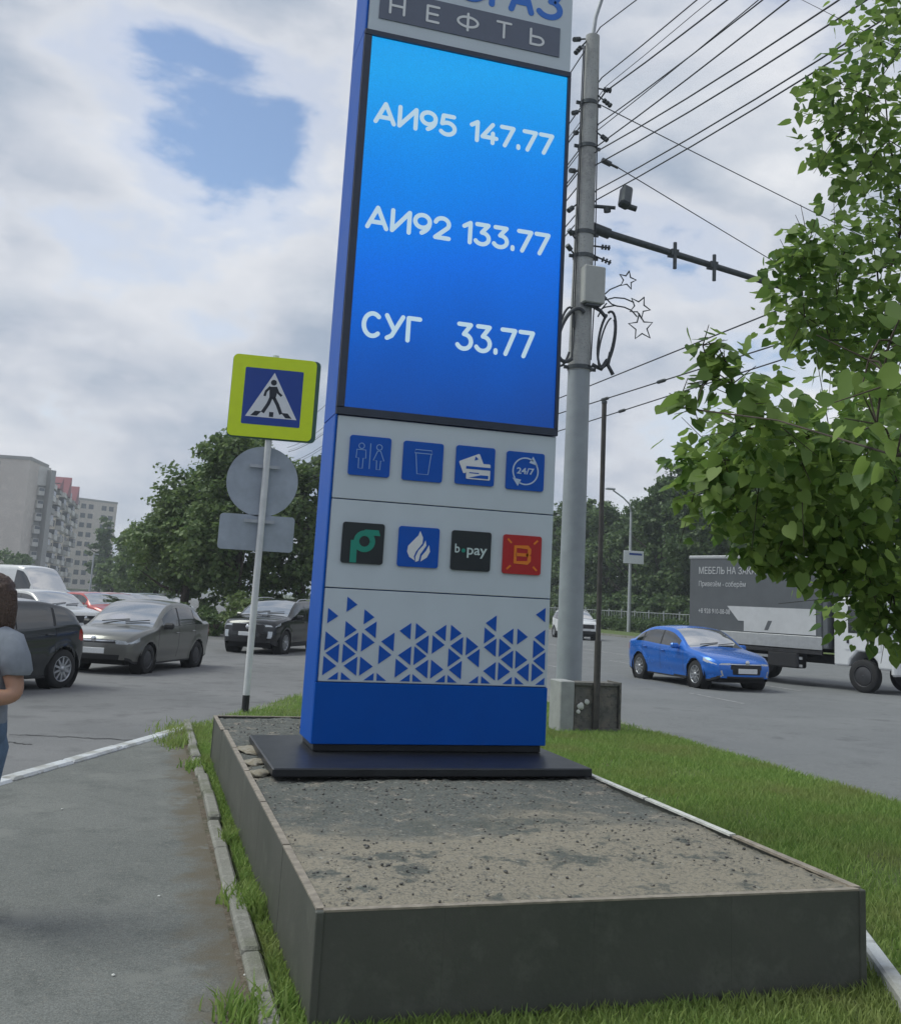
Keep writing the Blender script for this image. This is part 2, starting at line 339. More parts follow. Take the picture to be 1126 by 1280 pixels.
# cracks in the street asphalt
m_crack = mat('crack_tar', (.045, .045, .046), .8)
b = MB()
for (u0, v0, u1, v1) in ((14, 918, 175, 925), (10, 927, 42, 931)):
    p0 = onz(u0, v0, ST_Z+.004); p1 = onz(u1, v1, ST_Z+.004); pts = []
    for i in range(19):
        q = p0.lerp(p1, i/18); pts.append((q.x+random.uniform(-.03, .03), q.y+random.uniform(-.05, .05)))
    P2 = [(x, y, ST_Z+.004) for x, y in pts]
    for i in range(18):
        wd = random.uniform(.01, .03); b.add([(P2[i][0], P2[i][1]-wd, ST_Z+.004), (P2[i+1][0], P2[i+1][1]-wd, ST_Z+.004), (P2[i+1][0], P2[i+1][1]+wd, ST_Z+.004), (P2[i][0], P2[i][1]+wd, ST_Z+.004)], [(0, 1, 2, 3)])
tag(b.build('asphalt_cracks', m_crack), kind='structure')

# ------------------------------------------------------------------ grass (stuff)
m_grass = leaf_mat('grass_blades', (.15, .27, .055), (.34, .46, .13), .42, .6)
def drift(m, col, scale):
    t = m.node_tree; b = t.nodes['Principled BSDF']; src = b.inputs['Base Color'].links[0].from_socket
    g = t.nodes.new('ShaderNodeNewGeometry'); n = t.nodes.new('ShaderNodeTexNoise'); n.inputs['Scale'].default_value = scale; n.inputs['Detail'].default_value = 5; t.links.new(g.outputs['Position'], n.inputs[0])
    r = t.nodes.new('ShaderNodeMapRange'); r.inputs[1].default_value = .46; r.inputs[2].default_value = .70; r.inputs[4].default_value = .6; t.links.new(n.outputs[0], r.inputs[0])
    x = t.nodes.new('ShaderNodeMix'); x.data_type = 'RGBA'; t.links.new(r.outputs[0], x.inputs[0]); t.links.new(src, x.inputs[6]); x.inputs[7].default_value = (*col, 1)
    for l in list(src.links): t.links.new(x.outputs[2], l.to_socket) if l.to_node != x else None
drift(m_grass, (.30, .30, .12), 1.1)
def in_poly(px, py, poly):
    r = np.zeros(len(px), bool); n = len(poly)
    for i in range(n):
        x1, y1 = poly[i]; x2, y2 = poly[(i+1) % n]
        c = ((y1 > py) != (y2 > py)) & (px < (x2-x1)*(py-y1)/((y2-y1) if y2 != y1 else 1e-9)+x1); r ^= c
    return r
PLX, PLY, PLW, PLL, PLH = .761, 4.218, 2.474, 6.38, .42
def blades(name, X, Y, hmin, hmax, wmin, wmax, z, lab, parent=None):
    n = len(X); a = RNG.uniform(0, 2*pi, n); h = RNG.uniform(hmin, hmax, n); wd = RNG.uniform(wmin, wmax, n); ln = RNG.uniform(.2, .9, n)*h; la = RNG.uniform(0, 2*pi, n)
    dx = np.cos(a)*wd; dy = np.sin(a)*wd; V = np.zeros((n, 5, 3))
    Z = z if np.ndim(z) else np.full(n, z)
    for k, (s, hh, l) in enumerate(((-1, 0, 0), (1, 0, 0), (.75, .55, .3), (-.75, .55, .3), (0, 1, 1))):
        V[:, k, 0] = X+dx*s+np.cos(la)*ln*l; V[:, k, 1] = Y+dy*s+np.sin(la)*ln*l; V[:, k, 2] = Z+h*hh
    base = np.arange(n)[:, None]*5
    F = np.concatenate([base+np.array([0, 1, 2]), base+np.array([0, 2, 3]), base+np.array([3, 2, 4])])
    o = link_mesh(name, np_mesh(name, V.reshape(-1, 3), F), m_grass, parent)
    return tag(o, lab, 'grass' if parent is None else None, kind='stuff')
def rand_lawn(n, x0, x1, y0, y1):
    X = RNG.uniform(x0, x1, n); Y = RNG.uniform(y0, y1, n)
    k = in_poly(X, Y, lawn_poly) & ~((X > PLX-.01) & (X < PLX+PLW+.01) & (Y > PLY-.01) & (Y < PLY+PLL+.01)); X = X[k]; Y = Y[k]
    d = np.sin(X*2.3+1.1*np.sin(Y*1.7))+np.sin(Y*2.9+X*1.3)+.8*np.sin(X*5.1-Y*4.3); k = RNG.uniform(-2.6, 1.2, len(X)) < d+.9
    return X[k], Y[k]
Xa, Ya = rand_lawn(150000, 3.2, 6.8, 3.4, 13); Xb, Yb = rand_lawn(60000, .66, 6.8, 10.4, 22)
blades('lawn_grass', np.concatenate([Xa, Xb]), np.concatenate([Ya, Yb]), .025, .085, .003, .0065, -.01, 'mown green grass of the lawn strip beside the plinth')
Xc, Yc = rand_lawn(34000, .68, 4.4, 3.0, 4.3); Xd, Yd = rand_lawn(11000, .68, .80, 3.0, 13.2)
blades('plinth_grass', np.concatenate([Xc, Xd]), np.concatenate([Yc, Yd]), .02, .065, .003, .006, -.01, 'unmown grass growing round the foot of the plinth')
# weeds by the edging
Xs = []; Ys = []
for (u, v, n, s) in ((303, 1128, 260, .05), (318, 1140, 200, .04), (283, 1052, 90, .03), (322, 1274, 150, .07), (230, 915, 500, .16), (222, 930, 300, .10), (246, 960, 200, .06), (300, 1278, 90, .06)):
    p = onz(u, v); Xs.append(RNG.normal(p.x, s, n)); Ys.append(RNG.normal(p.y, s*1.8, n))
blades('weeds', np.concatenate(Xs), np.concatenate(Ys), .03, .11, .004, .009, 0., 'green weeds sprouting along the edging stones of the path')

# ------------------------------------------------------------------ plinth
m_pl = mix_mat('plinth_panel', (.092, .093, .080), [(1.2, .4, .65, (.070, .075, .063), 5), (6, .52, .7, (.112, .115, .098), 6), (40, .5, .7, (.082, .087, .073), 4)], rough=.55, bump=.12, bscale=50)
m_trim = mat('plinth_trim', (.30, .26, .21), .6, .2, var=.35, scale=14)
m_trim_lit = mat('plinth_trim_lit', (.62, .62, .58), .6, .1, var=.3, scale=12)  # paler copy of the trim; light on the metal cap put into its colour
m_gravel = mix_mat('gravel_fill', (.125, .134, .125), [(1.3, .50, .60, (.088, .098, .092), 7), (7, .56, .68, (.30, .265, .22), 5), (45, .5, .65, (.075, .078, .075), 4)], rough=.95, bump=.8, bscale=70, speck=(95, .26))
edge_dirt(m_gravel, -3.55, -2.75, (.27, .242, .192), 1, -1., 5.0, 1.3)
edge_dirt(m_gravel, .545, .60, (.100, .108, .098), 1, 0., 1., 2.7)
edge_dirt(m_gravel, .50, .62, (.145, .140, .122), 1, 0., 1., 40.)
edge_dirt(m_gravel, .60, .68, (.33, .315, .28), 1, 0., 1., 24.)
pl = empty('sign_plinth', (PLX, PLY, 0), 0, 'low dark metal clad plinth with a gravel top under the fuel price pylon', 'plinth')
pw = [0, .5, 1.15, 1.8, PLW]
for i in range(4):
    bb = MB(); bb.box(((pw[i]+pw[i+1])/2, 0, PLH/2-.0015), (pw[i+1]-pw[i]-.0006, .02, PLH-.003)); o = bb.build('front_panel', m_pl, pl); o.rotation_euler = (random.uniform(-.004, .004), 0, 0)
    bb = MB(); bb.box(((pw[i]+pw[i+1])/2, PLL, PLH/2-.0015), (pw[i+1]-pw[i]-.0006, .02, PLH-.003)); bb.build('rear_panel', m_pl, pl)
n = 6
for i in range(n):
    y0 = i*PLL/n; y1 = (i+1)*PLL/n
    for x, nm in ((0, 'side_panel'), (PLW, 'side_panel')):
        bb = MB(); bb.box((x, (y0+y1)/2, PLH/2-.0015), (.02, y1-y0-.003-(.02 if i in (0, n-1) else 0), PLH-.003), bev=.002); o = bb.build(nm, m_pl, pl)
for (x, y) in ((0, 0), (PLW, 0), (0, PLL), (PLW, PLL)):
    bb = MB(); bb.box((x, y, PLH/2), (.034, .034, PLH+.004), bev=.004); bb.build('corner_post', m_pl, pl)
bb = MB(); bb.box((PLW/2, .006, PLH+.002), (PLW-.03, .036, .008)); bb.build('front_trim', m_trim, pl)
bb = MB(); bb.box((PLW/2, PLL-.006, PLH+.002), (PLW-.03, .036, .008)); bb.build('rear_trim', m_trim, pl)
for i in range(n):
    y0 = i*PLL/n+.02; y1 = (i+1)*PLL/n-.006
    bb = MB(); bb.box((.006, (y0+y1)/2, PLH+.002), (.034, y1-y0, .008)); o = bb.build('side_trim', m_trim, pl); o.rotation_euler = (0, 0, random.uniform(-.0018, .0018))
    bb = MB(); bb.box((PLW-.006, (y0+y1)/2, PLH+.003), (.040, y1-y0, .012)); o = bb.build('side_trim', m_trim_lit if i in (1, 2) else m_trim, pl); pass  # two right-hand pieces coloured as if brightly lit
# gravel surface
nx, ny = 64, 150; gx, gy = np.meshgrid(np.linspace(.012, PLW-.012, nx), np.linspace(.012, PLL-.012, ny))
gz = PLH-.012+.010*np.sin(gx*3.1+gy*1.7)+.008*np.sin(gy*4.3-gx*2)+RNG.normal(0, .0035, gx.shape)
ed = np.minimum.reduce([gx, PLW-gx, gy, PLL-gy]); gz = np.where(ed < .1, gz-.01*(1-ed/.1), gz)
V = np.stack([gx.ravel(), gy.ravel(), gz.ravel()], 1); I = np.arange(nx*ny).reshape(ny, nx)
F = np.stack([I[:-1, :-1].ravel(), I[:-1, 1:].ravel(), I[1:, 1:].ravel(), I[1:, :-1].ravel()], 1)
gv = link_mesh('gravel_fill', np_mesh('gravel_fill', V, F), m_gravel, pl, smooth=True)
m_stone = mix_mat('gravel_stone', (.15, .145, .135), [(9, .45, .55, (.27, .25, .22), 3), (16, .5, .6, (.09, .09, .088), 3)], rough=.9, bump=.3)
def pebbles(n, fx, smin, smax, name, m, parent, kind='stuff'):
    ico = bmesh.new(); bmesh.ops.create_icosphere(ico, subdivisions=1, radius=1); ico.verts.index_update()
    bv = np.array([v.co[:] for v in ico.verts]); bf = np.array([[v.index for v in f.verts] for f in ico.faces]); ico.free()
    P = fx(n); n = len(P); s = smin+(smax-smin)*RNG.uniform(0, 1, n)**3
    V = np.zeros((n, len(bv), 3))
    a = RNG.uniform(0, 2*pi, n); sc = RNG.uniform(.6, 1.2, (n, 3))*np.array([1, 1, .6]); jit = 1+RNG.uniform(-.22, .22, (n, len(bv), 1))
    W = bv[None]*sc[:, None]*jit*s[:, None, None]
    V[:, :, 0] = W[:, :, 0]*np.cos(a)[:, None]-W[:, :, 1]*np.sin(a)[:, None]; V[:, :, 1] = W[:, :, 0]*np.sin(a)[:, None]+W[:, :, 1]*np.cos(a)[:, None]; V[:, :, 2] = W[:, :, 2]
    V += P[:, None]; F = (bf[None]+(np.arange(n)*len(bv))[:, None, None]).reshape(-1, 3)
    o = link_mesh(name, np_mesh(name, V.reshape(-1, 3), F), m, parent); o['kind'] = kind; return o
def gpos(n):
    x = RNG.uniform(.03, PLW-.03, n); y = RNG.uniform(.03, PLL-.03, n)**1.0
    d = np.sin(x*2.9+y*1.9)+np.sin(y*3.7-x*1.1)*.8; k = RNG.uniform(-2.2, 1.4, n) < d; x = x[k]; y = y[k]
    return np.stack([x, y, PLH-.008+.010*np.sin(x*3.1+y*1.7)+.008*np.sin(y*4.3-x*2)], 1)
pebbles(5200, gpos, .003, .013, 'gravel_stones', m_stone, gv)
m_slab = mix_mat('rubble', (.25, .23, .185), [(8, .45, .6, (.22, .19, .14), 5), (30, .5, .7, (.36, .33, .28), 4)], rough=.95, bump=.8, bscale=30)
def lump(name, loc, sx, sy, sz, m, lab, grp):
    bm = bmesh.new(); bmesh.ops.create_icosphere(bm, subdivisions=3, radius=1)
    ph = random.uniform(0, 9)
    for v in bm.verts:
        k = 1+.14*sin(3*v.co.x+ph)*cos(2.6*v.co.y+ph)+.09*sin(7*v.co.z+5*v.co.x+ph)+random.uniform(-.03, .03)
        v.co = Vector((v.co.x*sx*k, v.co.y*sy*k, max(v.co.z, -.35)*sz*k))
    me = bpy.data.meshes.new(name); bm.to_mesh(me); bm.free(); o = link_mesh(name, me, m, None, True); o.location = loc; return tag(o, lab, 'stone', grp)
for (u, v, sx, sy, sz, lab) in ((308, 937, .16, .20, .028, 'flat tan sandy mound on the plinth behind the other rubble'), (314, 953, .085, .12, .030, 'tan rubble lump on the plinth between mound and end lump'), (322, 966, .07, .10, .026, 'tan rubble lump against the corner of the dark base plate')):
    p = onz(u, v, PLH); lump('rubble_stone', (max(p.x, PLX+sx+.02), p.y, PLH-.005), sx, sy, sz, m_slab, lab, 'rubble beside the base plate')
# litter on the path
m_lit = mat('litter', (.6, .6, .57), .8)
for i, (u, v) in enumerate(((307, 1220), (321, 1241), (199, 1121), (78, 1012), (142, 1220))):
    p = onz(u, v); bb = MB(); bb.box((0, 0, .004), (.017, .013, .008), bev=.003); o = bb.build('litter_scrap', m_lit); o.location = (p.x, p.y, .0); o.rotation_euler = (0, 0, i*1.3)
    tag(o, 'small pale scrap of litter lying on the path', 'litter', 'litter on the path')

# ------------------------------------------------------------------ price pylon
PYX, PYY, PYZ, PW, PD = 1.256, 7.855, PLH, 1.841, .56
ZT = 7.6
py = empty('fuel_price_pylon', (PYX, PYY, PYZ), 0, 'tall blue fuel price pylon with glowing blue screen and grey panels of icons', 'sign')
m_blue = mat('pylon_blue', (.0005, .082, .42), .45, .0, var=.05, scale=3, spec=.12)
m_panel = mat('pylon_panel', (.54, .61, .67), .42, .0, var=.04, scale=2.5)
m_gap = mat('pylon_gap', (.06, .065, .07), .6)
m_frame = mat('screen_frame', (.035, .045, .07), .4, .3)
m_plate = mat('base_plate_metal', (.022, .024, .028), .38, .35, var=.25, scale=5)
m_icon = mat('icon_blue', (.001, .085, .46), .45, var=.04, spec=.3)
m_iconl = mat('icon_line', (.25, .42, .72), .5, var=.0)
m_white = mat('sign_white', (.72, .74, .76), .45, var=.03)
bb = MB(); bb.box((PW/2, PD/2+.02, .06+ZT/2+.03), (PW-.012, PD-.06, ZT-.06), bev=.006); bb.build('core', m_blue, py)
# left and right side claddings: three panels each
for x in (0.006, PW-.006):
    for k, (z0, z1) in enumerate(((.124, 2.59), (2.596, 5.84), (5.846, ZT))):
        bb = MB(); bb.box((x, PD/2+.006, (z0+z1)/2), (.014, PD-.02, z1-z0), bev=.003); bb.build('side_panel', m_blue, py)
bb = MB(); bb.box((PW/2, PD+.0, ZT/2+.06), (PW-.03, .014, ZT-.13), bev=.003); bb.build('rear_panel', m_blue, py)
# base plate, stepped
PX0, PX1, PFY = .885-PYX, 3.165-PYX, 7.12-PYY
bb = MB(); bb.box(((PX0+PX1)/2+.02, (PFY+PD+.35)/2, .038), (PX1-PX0, PD+.35-PFY, .058), bev=.008); bp = bb.build('base_plate', m_plate, py)
bb = MB(); bb.box((PW/2, PD/2+.01, .094), (PW-.05, PD-.03, .05), bev=.004); bb.build('upper_base_plate', m_plate, py)
FR = FRONT.copy()                         # frame on the front face: x right, y up, z out (towards -Y)
def fpart(fn, name, m, parent=py):
    bb = MB(); fn(bb); return bb.build(name, m, parent)
def panel(z0, z1, name, m, d=.02, x0=.0, x1=PW):
    return fpart(lambda q: q.box(((x0+x1)/2, -d/2+.012, (z0+z1)/2), (x1-x0, d, z1-z0), bev=.004), name, m)
panel(.124, .566, 'base_panel', m_blue, .03)
panel(.572, 1.256, 'triangle_panel', m_panel, .024, .018, PW-.004)
panel(1.264, 1.932, 'payment_panel', m_panel, .024, .018, PW-.004)
panel(1.940, 2.582, 'service_panel', m_panel, .024, .018, PW-.004)
panel(5.848, ZT, 'header_panel', m_panel, .024, .018, PW-.004)
bb = MB(); bb.box((.007, -.004, (.572+ZT)/2), (.014, .026, ZT-.572)); bb.build('edge_trim', m_blue, py)
# screen
sf = MB(); z0, z1 = 2.590, 5.842
for (cx, cz, wx, wz) in ((PW/2, z0+.03, PW, .06), (PW/2, z1-.022, PW, .044), (.030, (z0+z1)/2, .060, z1-z0-.104), (PW-.014, (z0+z1)/2, .028, z1-z0-.104)):
    sf.box((cx, -.008, cz), (wx, .05, wz))
sfo = sf.build('screen_frame', m_frame, py)
ms = bpy.data.materials.new('led_screen'); ms.use_nodes = True; t = ms.node_tree; bsd = t.nodes['Principled BSDF']
bsd.inputs['Base Color'].default_value = (.01, .03, .06, 1); bsd.inputs['Roughness'].default_value = .45; bsd.inputs['Specular IOR Level'].default_value = .25
tcn = t.nodes.new('ShaderNodeTexCoord'); sp = t.nodes.new('ShaderNodeSeparateXYZ'); t.links.new(tcn.outputs['Generated'], sp.inputs[0])
nz = t.nodes.new('ShaderNodeTexNoise'); nz.inputs['Scale'].default_value = 2.2; nz.inputs['Detail'].default_value = 2; t.links.new(tcn.outputs['Generated'], nz.inputs[0])
ma = t.nodes.new('ShaderNodeMath'); ma.operation = 'MULTIPLY_ADD'; t.links.new(nz.outputs[0], ma.inputs[0]); ma.inputs[1].default_value = .16; t.links.new(sp.outputs[2], ma.inputs[2])
mb_ = t.nodes.new('ShaderNodeMath'); mb_.operation = 'MULTIPLY_ADD'; t.links.new(sp.outputs[0], mb_.inputs[0]); mb_.inputs[1].default_value = -.10; t.links.new(ma.outputs[0], mb_.inputs[2])
rp = t.nodes.new('ShaderNodeValToRGB'); e = rp.color_ramp.elements
for k_ in range(3): e.new(.5)
for el, (p_, c_) in zip(e, ((.0, (.005, .042, .24)), (.20, (.001, .070, .40)), (.44, (.0, .125, .66)), (.68, (.0, .20, .72)), (.98, (.008, .32, .76)))): el.position = p_; el.color = (*c_, 1)
t.links.new(mb_.outputs[0], rp.inputs[0])
vo = t.nodes.new('ShaderNodeTexNoise'); vo.inputs['Scale'].default_value = 160; t.links.new(tcn.outputs['Object'], vo.inputs[0])
mr = t.nodes.new('ShaderNodeMapRange'); mr.inputs[1].default_value = .3; mr.inputs[2].default_value = .7; mr.inputs[3].default_value = .62; mr.inputs[4].default_value = .84; t.links.new(vo.outputs[0], mr.inputs[0])
t.links.new(rp.outputs[0], bsd.inputs['Emission Color']); t.links.new(mr.outputs[0], bsd.inputs['Emission Strength'])
nx_, nz_ = 6, 10; sx0, sx1, sz0, sz1 = .060, PW-.028, z0+.06, z1-.044
bb = MB(); bb.box(((sx0+sx1)/2, .006, (sz0+sz1)/2), (sx1-sx0-.002, .03, sz1-sz0-.002)); scr = bb.build('led_screen', ms, py)
m_led = mat('led_lettering', (.05, .05, .05), .5, var=0, emit=(.52, .72, .86), estr=.56)
def _arc(cx, cy, rx, ry, a0, a1, n=14): return [(cx+rx*cos(radians(a0+(a1-a0)*i/n)), cy+ry*sin(radians(a0+(a1-a0)*i/n))) for i in range(n+1)]
GLY = {'А': (.78, [[(0, 0), (.39, 1), (.78, 0)], [(.14, .27), (.64, .27)]]), 'И': (.70, [[(0, 1), (0, 0)], [(0, 0), (.70, 1)], [(.70, 1), (.70, 0)]]),
 '9': (.62, [_arc(.31, .68, .31, .32, 0, 360, 22), _arc(-.22, .62, .84, .66, 0, -52, 8)]), '5': (.62, [[(.56, 1), (.10, 1), (.05, .56)], [(.05, .56)]+_arc(.29, .32, .33, .32, 118, -145, 18)]),
 '1': (.30, [[(0, .80), (.28, 1)], [(.28, 1), (.28, 0)]]), '4': (.68, [[(.48, 1), (0, .27), (.68, .27)], [(.50, .52), (.50, 0)]]), '7': (.58, [[(0, 1), (.58, 1), (.18, 0)]]),
 '2': (.60, [_arc(.29, .70, .29, .30, 165, -32, 14)+[(.02, 0), (.60, 0)]]), '3': (.60, [[(.04, 1), (.56, 1), (.27, .60)]+_arc(.28, .30, .32, .30, 90, -150, 16)]),
 '.': (.06, [[(.03, .0), (.03, .10)]]), 'С': (.70, [_arc(.36, .5, .36, .5, 48, 312, 22)]), 'У': (.68, [[(0, 1), (.35, .34)], [(.68, 1), (.24, .12), (.05, .0)]]), 'Г': (.48, [[(0, 0), (0, 1), (.48, 1)]]),
 'Н': (.66, [[(0, 0), (0, 1)], [(.66, 0), (.66, 1)], [(0, .5), (.66, .5)]]), 'Е': (.55, [[(.55, 0), (0, 0), (0, 1), (.55, 1)], [(0, .5), (.5, .5)]]), 'Ф': (.86, [_arc(.43, .5, .43, .33, 0, 360, 24), [(.43, -.05), (.43, 1.05)]]),
 'Т': (.66, [[(0, 1), (.66, 1)], [(.33, 1), (.33, 0)]]), 'Ь': (.58, [[(0, 1), (0, 0), (.33, 0)]+_arc(.33, .27, .25, .27, -90, 90, 10)+[(0, .54)]]), 'З': (.60, [_arc(.26, .75, .28, .25, 150, -80, 14), _arc(.26, .26, .34, .26, 80, -150, 16)])}
def letters(txt, x0, x1, za, zb, wt, zf, m, nm, parent, gap=.24):
    """drawn lettering: bars with round joints, fitted to x0..x1"""
    tot = sum(GLY[c][0] for c in txt)+gap*(len(txt)-1); H = zb-za-wt; k = (x1-x0-wt)/tot; x = x0+wt/2; q = MB(); lay = 0
    for c in txt:
        wdt, strokes = GLY[c]
        for st in strokes:
            P_ = [(x+px_*k, za+wt/2+py_*H) for px_, py_ in st]
            for i in range(len(P_)-1):
                lay += 1; q.stroke([P_[i], P_[i+1]], wt, zf, zf+.003+.00005*(lay % 9), FRONT)
            for p_ in P_:
                lay += 1; q.prism(arc(p_[0], p_[1], wt/2, 0, 330, 11), zf, zf+.003+.00005*(lay % 9)+.00002, FRONT)
        x += (wdt+gap)*k
    return q.build(nm, m, parent)
def scr_text(s_, x0, x1, za, zb): return letters(s_, x0, x1, za, zb, .036, .0095, m_led, 'price_lettering', scr)
scr_text('АИ95', .125, .835, 5.035, 5.235); scr_text('147.77', .946, 1.712, 5.035, 5.235)
scr_text('АИ92', .120, .838, 4.125, 4.330); scr_text('133.77', .930, 1.715, 4.125, 4.330)
scr_text('СУГ', .150, .640, 3.225, 3.445); scr_text('33.77', .926, 1.612, 3.215, 3.455)
# header lettering
m_hbox = mat('header_grey', (.115, .135, .19), .5, var=.05); m_hblue = mat('header_blue', (.02, .16, .60), .4, var=.03)
hd = fpart(lambda q: q.box((.915, -.016, 6.105), (1.62, .012, .275)), 'name_box', m_hbox)
for ch, x0, x1 in (('Н', .185, .325), ('Е', .505, .625), ('Ф', .775, .975), ('Т', 1.130, 1.275), ('Ь', 1.440, 1.580)):
    letters(ch, x0, x1, 6.025, 6.185, .021, .0225, m_white, 'name_lettering', hd)
for ch, x0, x1 in (('Г', 1.055, 1.20), ('А', 1.235, 1.475), ('З', 1.505, 1.745)):
    letters(ch, x0, x1, 6.305, 6.66, .055, .0125, m_hblue, 'name_lettering', py)
fpart(lambda q: q.stroke(arc(.89, 6.485, .15, 0, 360, 30), .052, .012, .02, FRONT, True), 'name_ring', m_hblue)
# triangles on the lower panel; (edge x, centre y, direction) read from an enlarged crop
TR = '147,58,R 55,112,R 228,118,R 138,178,R 285,180,L 42,233,R 197,238,L 216,238,R 370,238,L 107,292,L 125,292,R 297,298,R 32,350,R 193,353,L 207,353,R 103,392,l 118,392,r 273,395,l 288,395,r 450,187,L 473,187,R 617,195,L 640,195,R 533,250,L 552,250,R 697,258,L 713,258,R 450,303,L 465,303,R 628,312,R 775,315,L 376,362,R 530,367,L 545,367,R 690,372,L 445,402,l 458,402,r 612,405,l 625,405,r 857,150,L 800,207,R 937,212,L 957,212,R 1090,110,L 855,265,L 870,265,R 1088,218,L 935,322,L 948,322,R 1032,272,R 1088,330,L 852,378,L 865,378,R 1010,383,L 1025,383,R 770,410,l 785,410,r 930,415,l 945,415,r 1085,420,l'
TB = .588
for s in TR.split():
    ex, cy_, dr = s.split(','); ex = float(ex); cy_ = float(cy_)
    P = aty(395+ex/3.817, 740+cy_/3.817, PYY); x = P.x-PYX; z = P.z-PYZ; sg = 1 if dr in 'Rr' else -1
    if dr in 'lr':
        poly = [(x, TB), (x+sg*.075, TB), (x, TB+.055)]
    else:
        sd = .070 if cy_ > 220 else (.062 if cy_ > 140 else .056); ap = sd*1.42
        za = max(z-sd, TB); poly = [(x, za), (x+sg*ap, max(z, TB+.01)), (x, z+sd)]
    x_hi = PW-.02; poly = [(min(max(a_, .03), x_hi), b_) for a_, b_ in poly]
    fpart(lambda q: q.prism(poly, .012, .0165, FRONT), 'triangle', m_icon)
# icon tiles
def rrect(x0, x1, y0, y1, r=.02, n=4):
    p = []
    for cx, cy, a in ((x1-r, y1-r, 0), (x0+r, y1-r, 90), (x0+r, y0+r, 180), (x1-r, y0+r, 270)): p += arc(cx, cy, r, a, a+90, n)
    return p
m_dark = mat('icon_dark', (.012, .018, .024), .4, var=.05); m_red = mat('icon_red', (.42, .012, .014), .4, var=.04)
m_teal = mat('icon_teal', (.01, .26, .19), .4, var=.03); m_or = mat('icon_orange', (.75, .20, .012), .4, var=.03)
def tile(x, z, m, nm='icon_tile'): return fpart(lambda q: q.prism(rrect(x, x+.325, z, z+.31), .010, .030, FRONT), nm, m)
Z1, Z2 = .0302, .0335
def sym(t_, fn, m, nm='icon_symbol'): return fpart(fn, nm, m, t_)
# wc
t_ = tile(.125, 2.125, m_icon); cx, cz = .2875, 2.28
def wc(q):
    q.stroke([(cx, cz-.10), (cx, cz+.10)], .006, Z1, Z2, FRONT)
    for s_ in (-1, 1):
        c = cx+s_*.07; q.stroke(arc(c, cz+.075, .022, 0, 360, 14), .006, Z1, Z2, FRONT, True)
        if s_ < 0: pts = [(c-.035, cz+.045), (c+.035, cz+.045), (c+.038, cz-.02), (c+.018, cz-.02), (c+.016, cz-.10), (c-.016, cz-.10), (c-.018, cz-.02), (c-.038, cz-.02)]
        else: pts = [(c-.012, cz+.045), (c+.012, cz+.045), (c+.042, cz-.03), (c+.016, cz-.03), (c+.014, cz-.10), (c-.014, cz-.10), (c-.016, cz-.03), (c-.042, cz-.03)]
        q.stroke(pts, .006, Z1, Z2, FRONT, True)
sym(t_, wc, m_iconl)
# cup
t_ = tile(.551, 2.12, m_icon); cx, cz = .7135, 2.275
sym(t_, lambda q: (q.stroke([(cx-.062, cz+.065), (cx-.045, cz-.10), (cx+.045, cz-.10), (cx+.062, cz+.065)], .006, Z1, Z2, FRONT), q.stroke([(cx-.072, cz+.065), (cx+.072, cz+.065), (cx+.066, cz+.092), (cx-.066, cz+.092)], .006, Z1, Z2, FRONT, True)), m_iconl)
# cards
t_ = tile(.983, 2.125, m_icon); cx, cz = 1.1455, 2.275
def rot(pts, a, ox, oy): return [(ox+(x-ox)*cos(a)-(y-oy)*sin(a), oy+(x-ox)*sin(a)+(y-oy)*cos(a)) for x, y in pts]
sym(t_, lambda q: q.prism(rot(rrect(cx-.115, cx+.07, cz-.02, cz+.085, .01), radians(24), cx, cz), Z1, Z2, FRONT), m_white)
sym(t_, lambda q: q.prism(rot([(cx+.01, cz+.045), (cx+.045, cz+.045), (cx+.03, cz+.075)], radians(24), cx, cz), Z2, Z2+.002, FRONT), m_icon)
c2 = sym(t_, lambda q: q.prism(rrect(cx-.075, cx+.125, cz-.105, cz+.025, .01), Z2+.0005, Z2+.003, FRONT), m_white)
sym(t_, lambda q: (q.prism([(cx-.078, cz-.025), (cx+.128, cz-.025), (cx+.128, cz-.003), (cx-.078, cz-.003)], Z2+.0031, Z2+.0045, FRONT), q.stroke([(cx-.05, cz-.055), (cx+.03, cz-.055)], .008, Z2+.0031, Z2+.0045, FRONT), q.prism([(cx-.055, cz-.095), (cx+.11, cz-.095), (cx+.11, cz-.068), (cx+.045, cz-.068)], Z2+.0031, Z2+.0045, FRONT)), m_icon)
# 24/7
t_ = tile(1.41, 2.118, m_icon); cx, cz = 1.5725, 2.273
m_il2 = mat('icon_line_pale', (.48, .60, .78), .5, var=0)
sym(t_, lambda q: (q.stroke(arc(cx, cz, .108, 55, 215, 20), .011, Z1, Z2, FRONT), q.stroke(arc(cx, cz, .108, 240, 395, 20), .011, Z1, Z2, FRONT), q.prism([(cx+.062, cz+.125), (cx+.105, cz+.052), (cx+.030, cz+.072)], Z1, Z2, FRONT), q.prism([(cx-.062, cz-.125), (cx-.110, cz-.060), (cx-.035, cz-.072)], Z1, Z2, FRONT)), m_il2)
link_mesh('icon_lettering', text_mesh('24/7', (cx-.075, cx+.075, cz-.025, cz+.027), FRONT, .02, .003, Z1), m_il2, t_)
# teal p
t_ = tile(.118, 1.452, m_dark); cx, cz = .2805, 1.607
sym(t_, lambda q: (q.stroke(arc(cx+.01, cz+.015, .062, 0, 360, 28), .042, Z1, Z2, FRONT, True), q.prism([(cx-.095, cz-.150), (cx-.045, cz-.150), (cx-.045, cz+.02), (cx-.095, cz+.02)], Z1, Z2+.001, FRONT), q.prism([(cx-.02, cz+.062), (cx+.13, cz+.062), (cx+.115, cz+.105), (cx+.01, cz+.105)], Z1, Z2+.0015, FRONT)), m_teal)
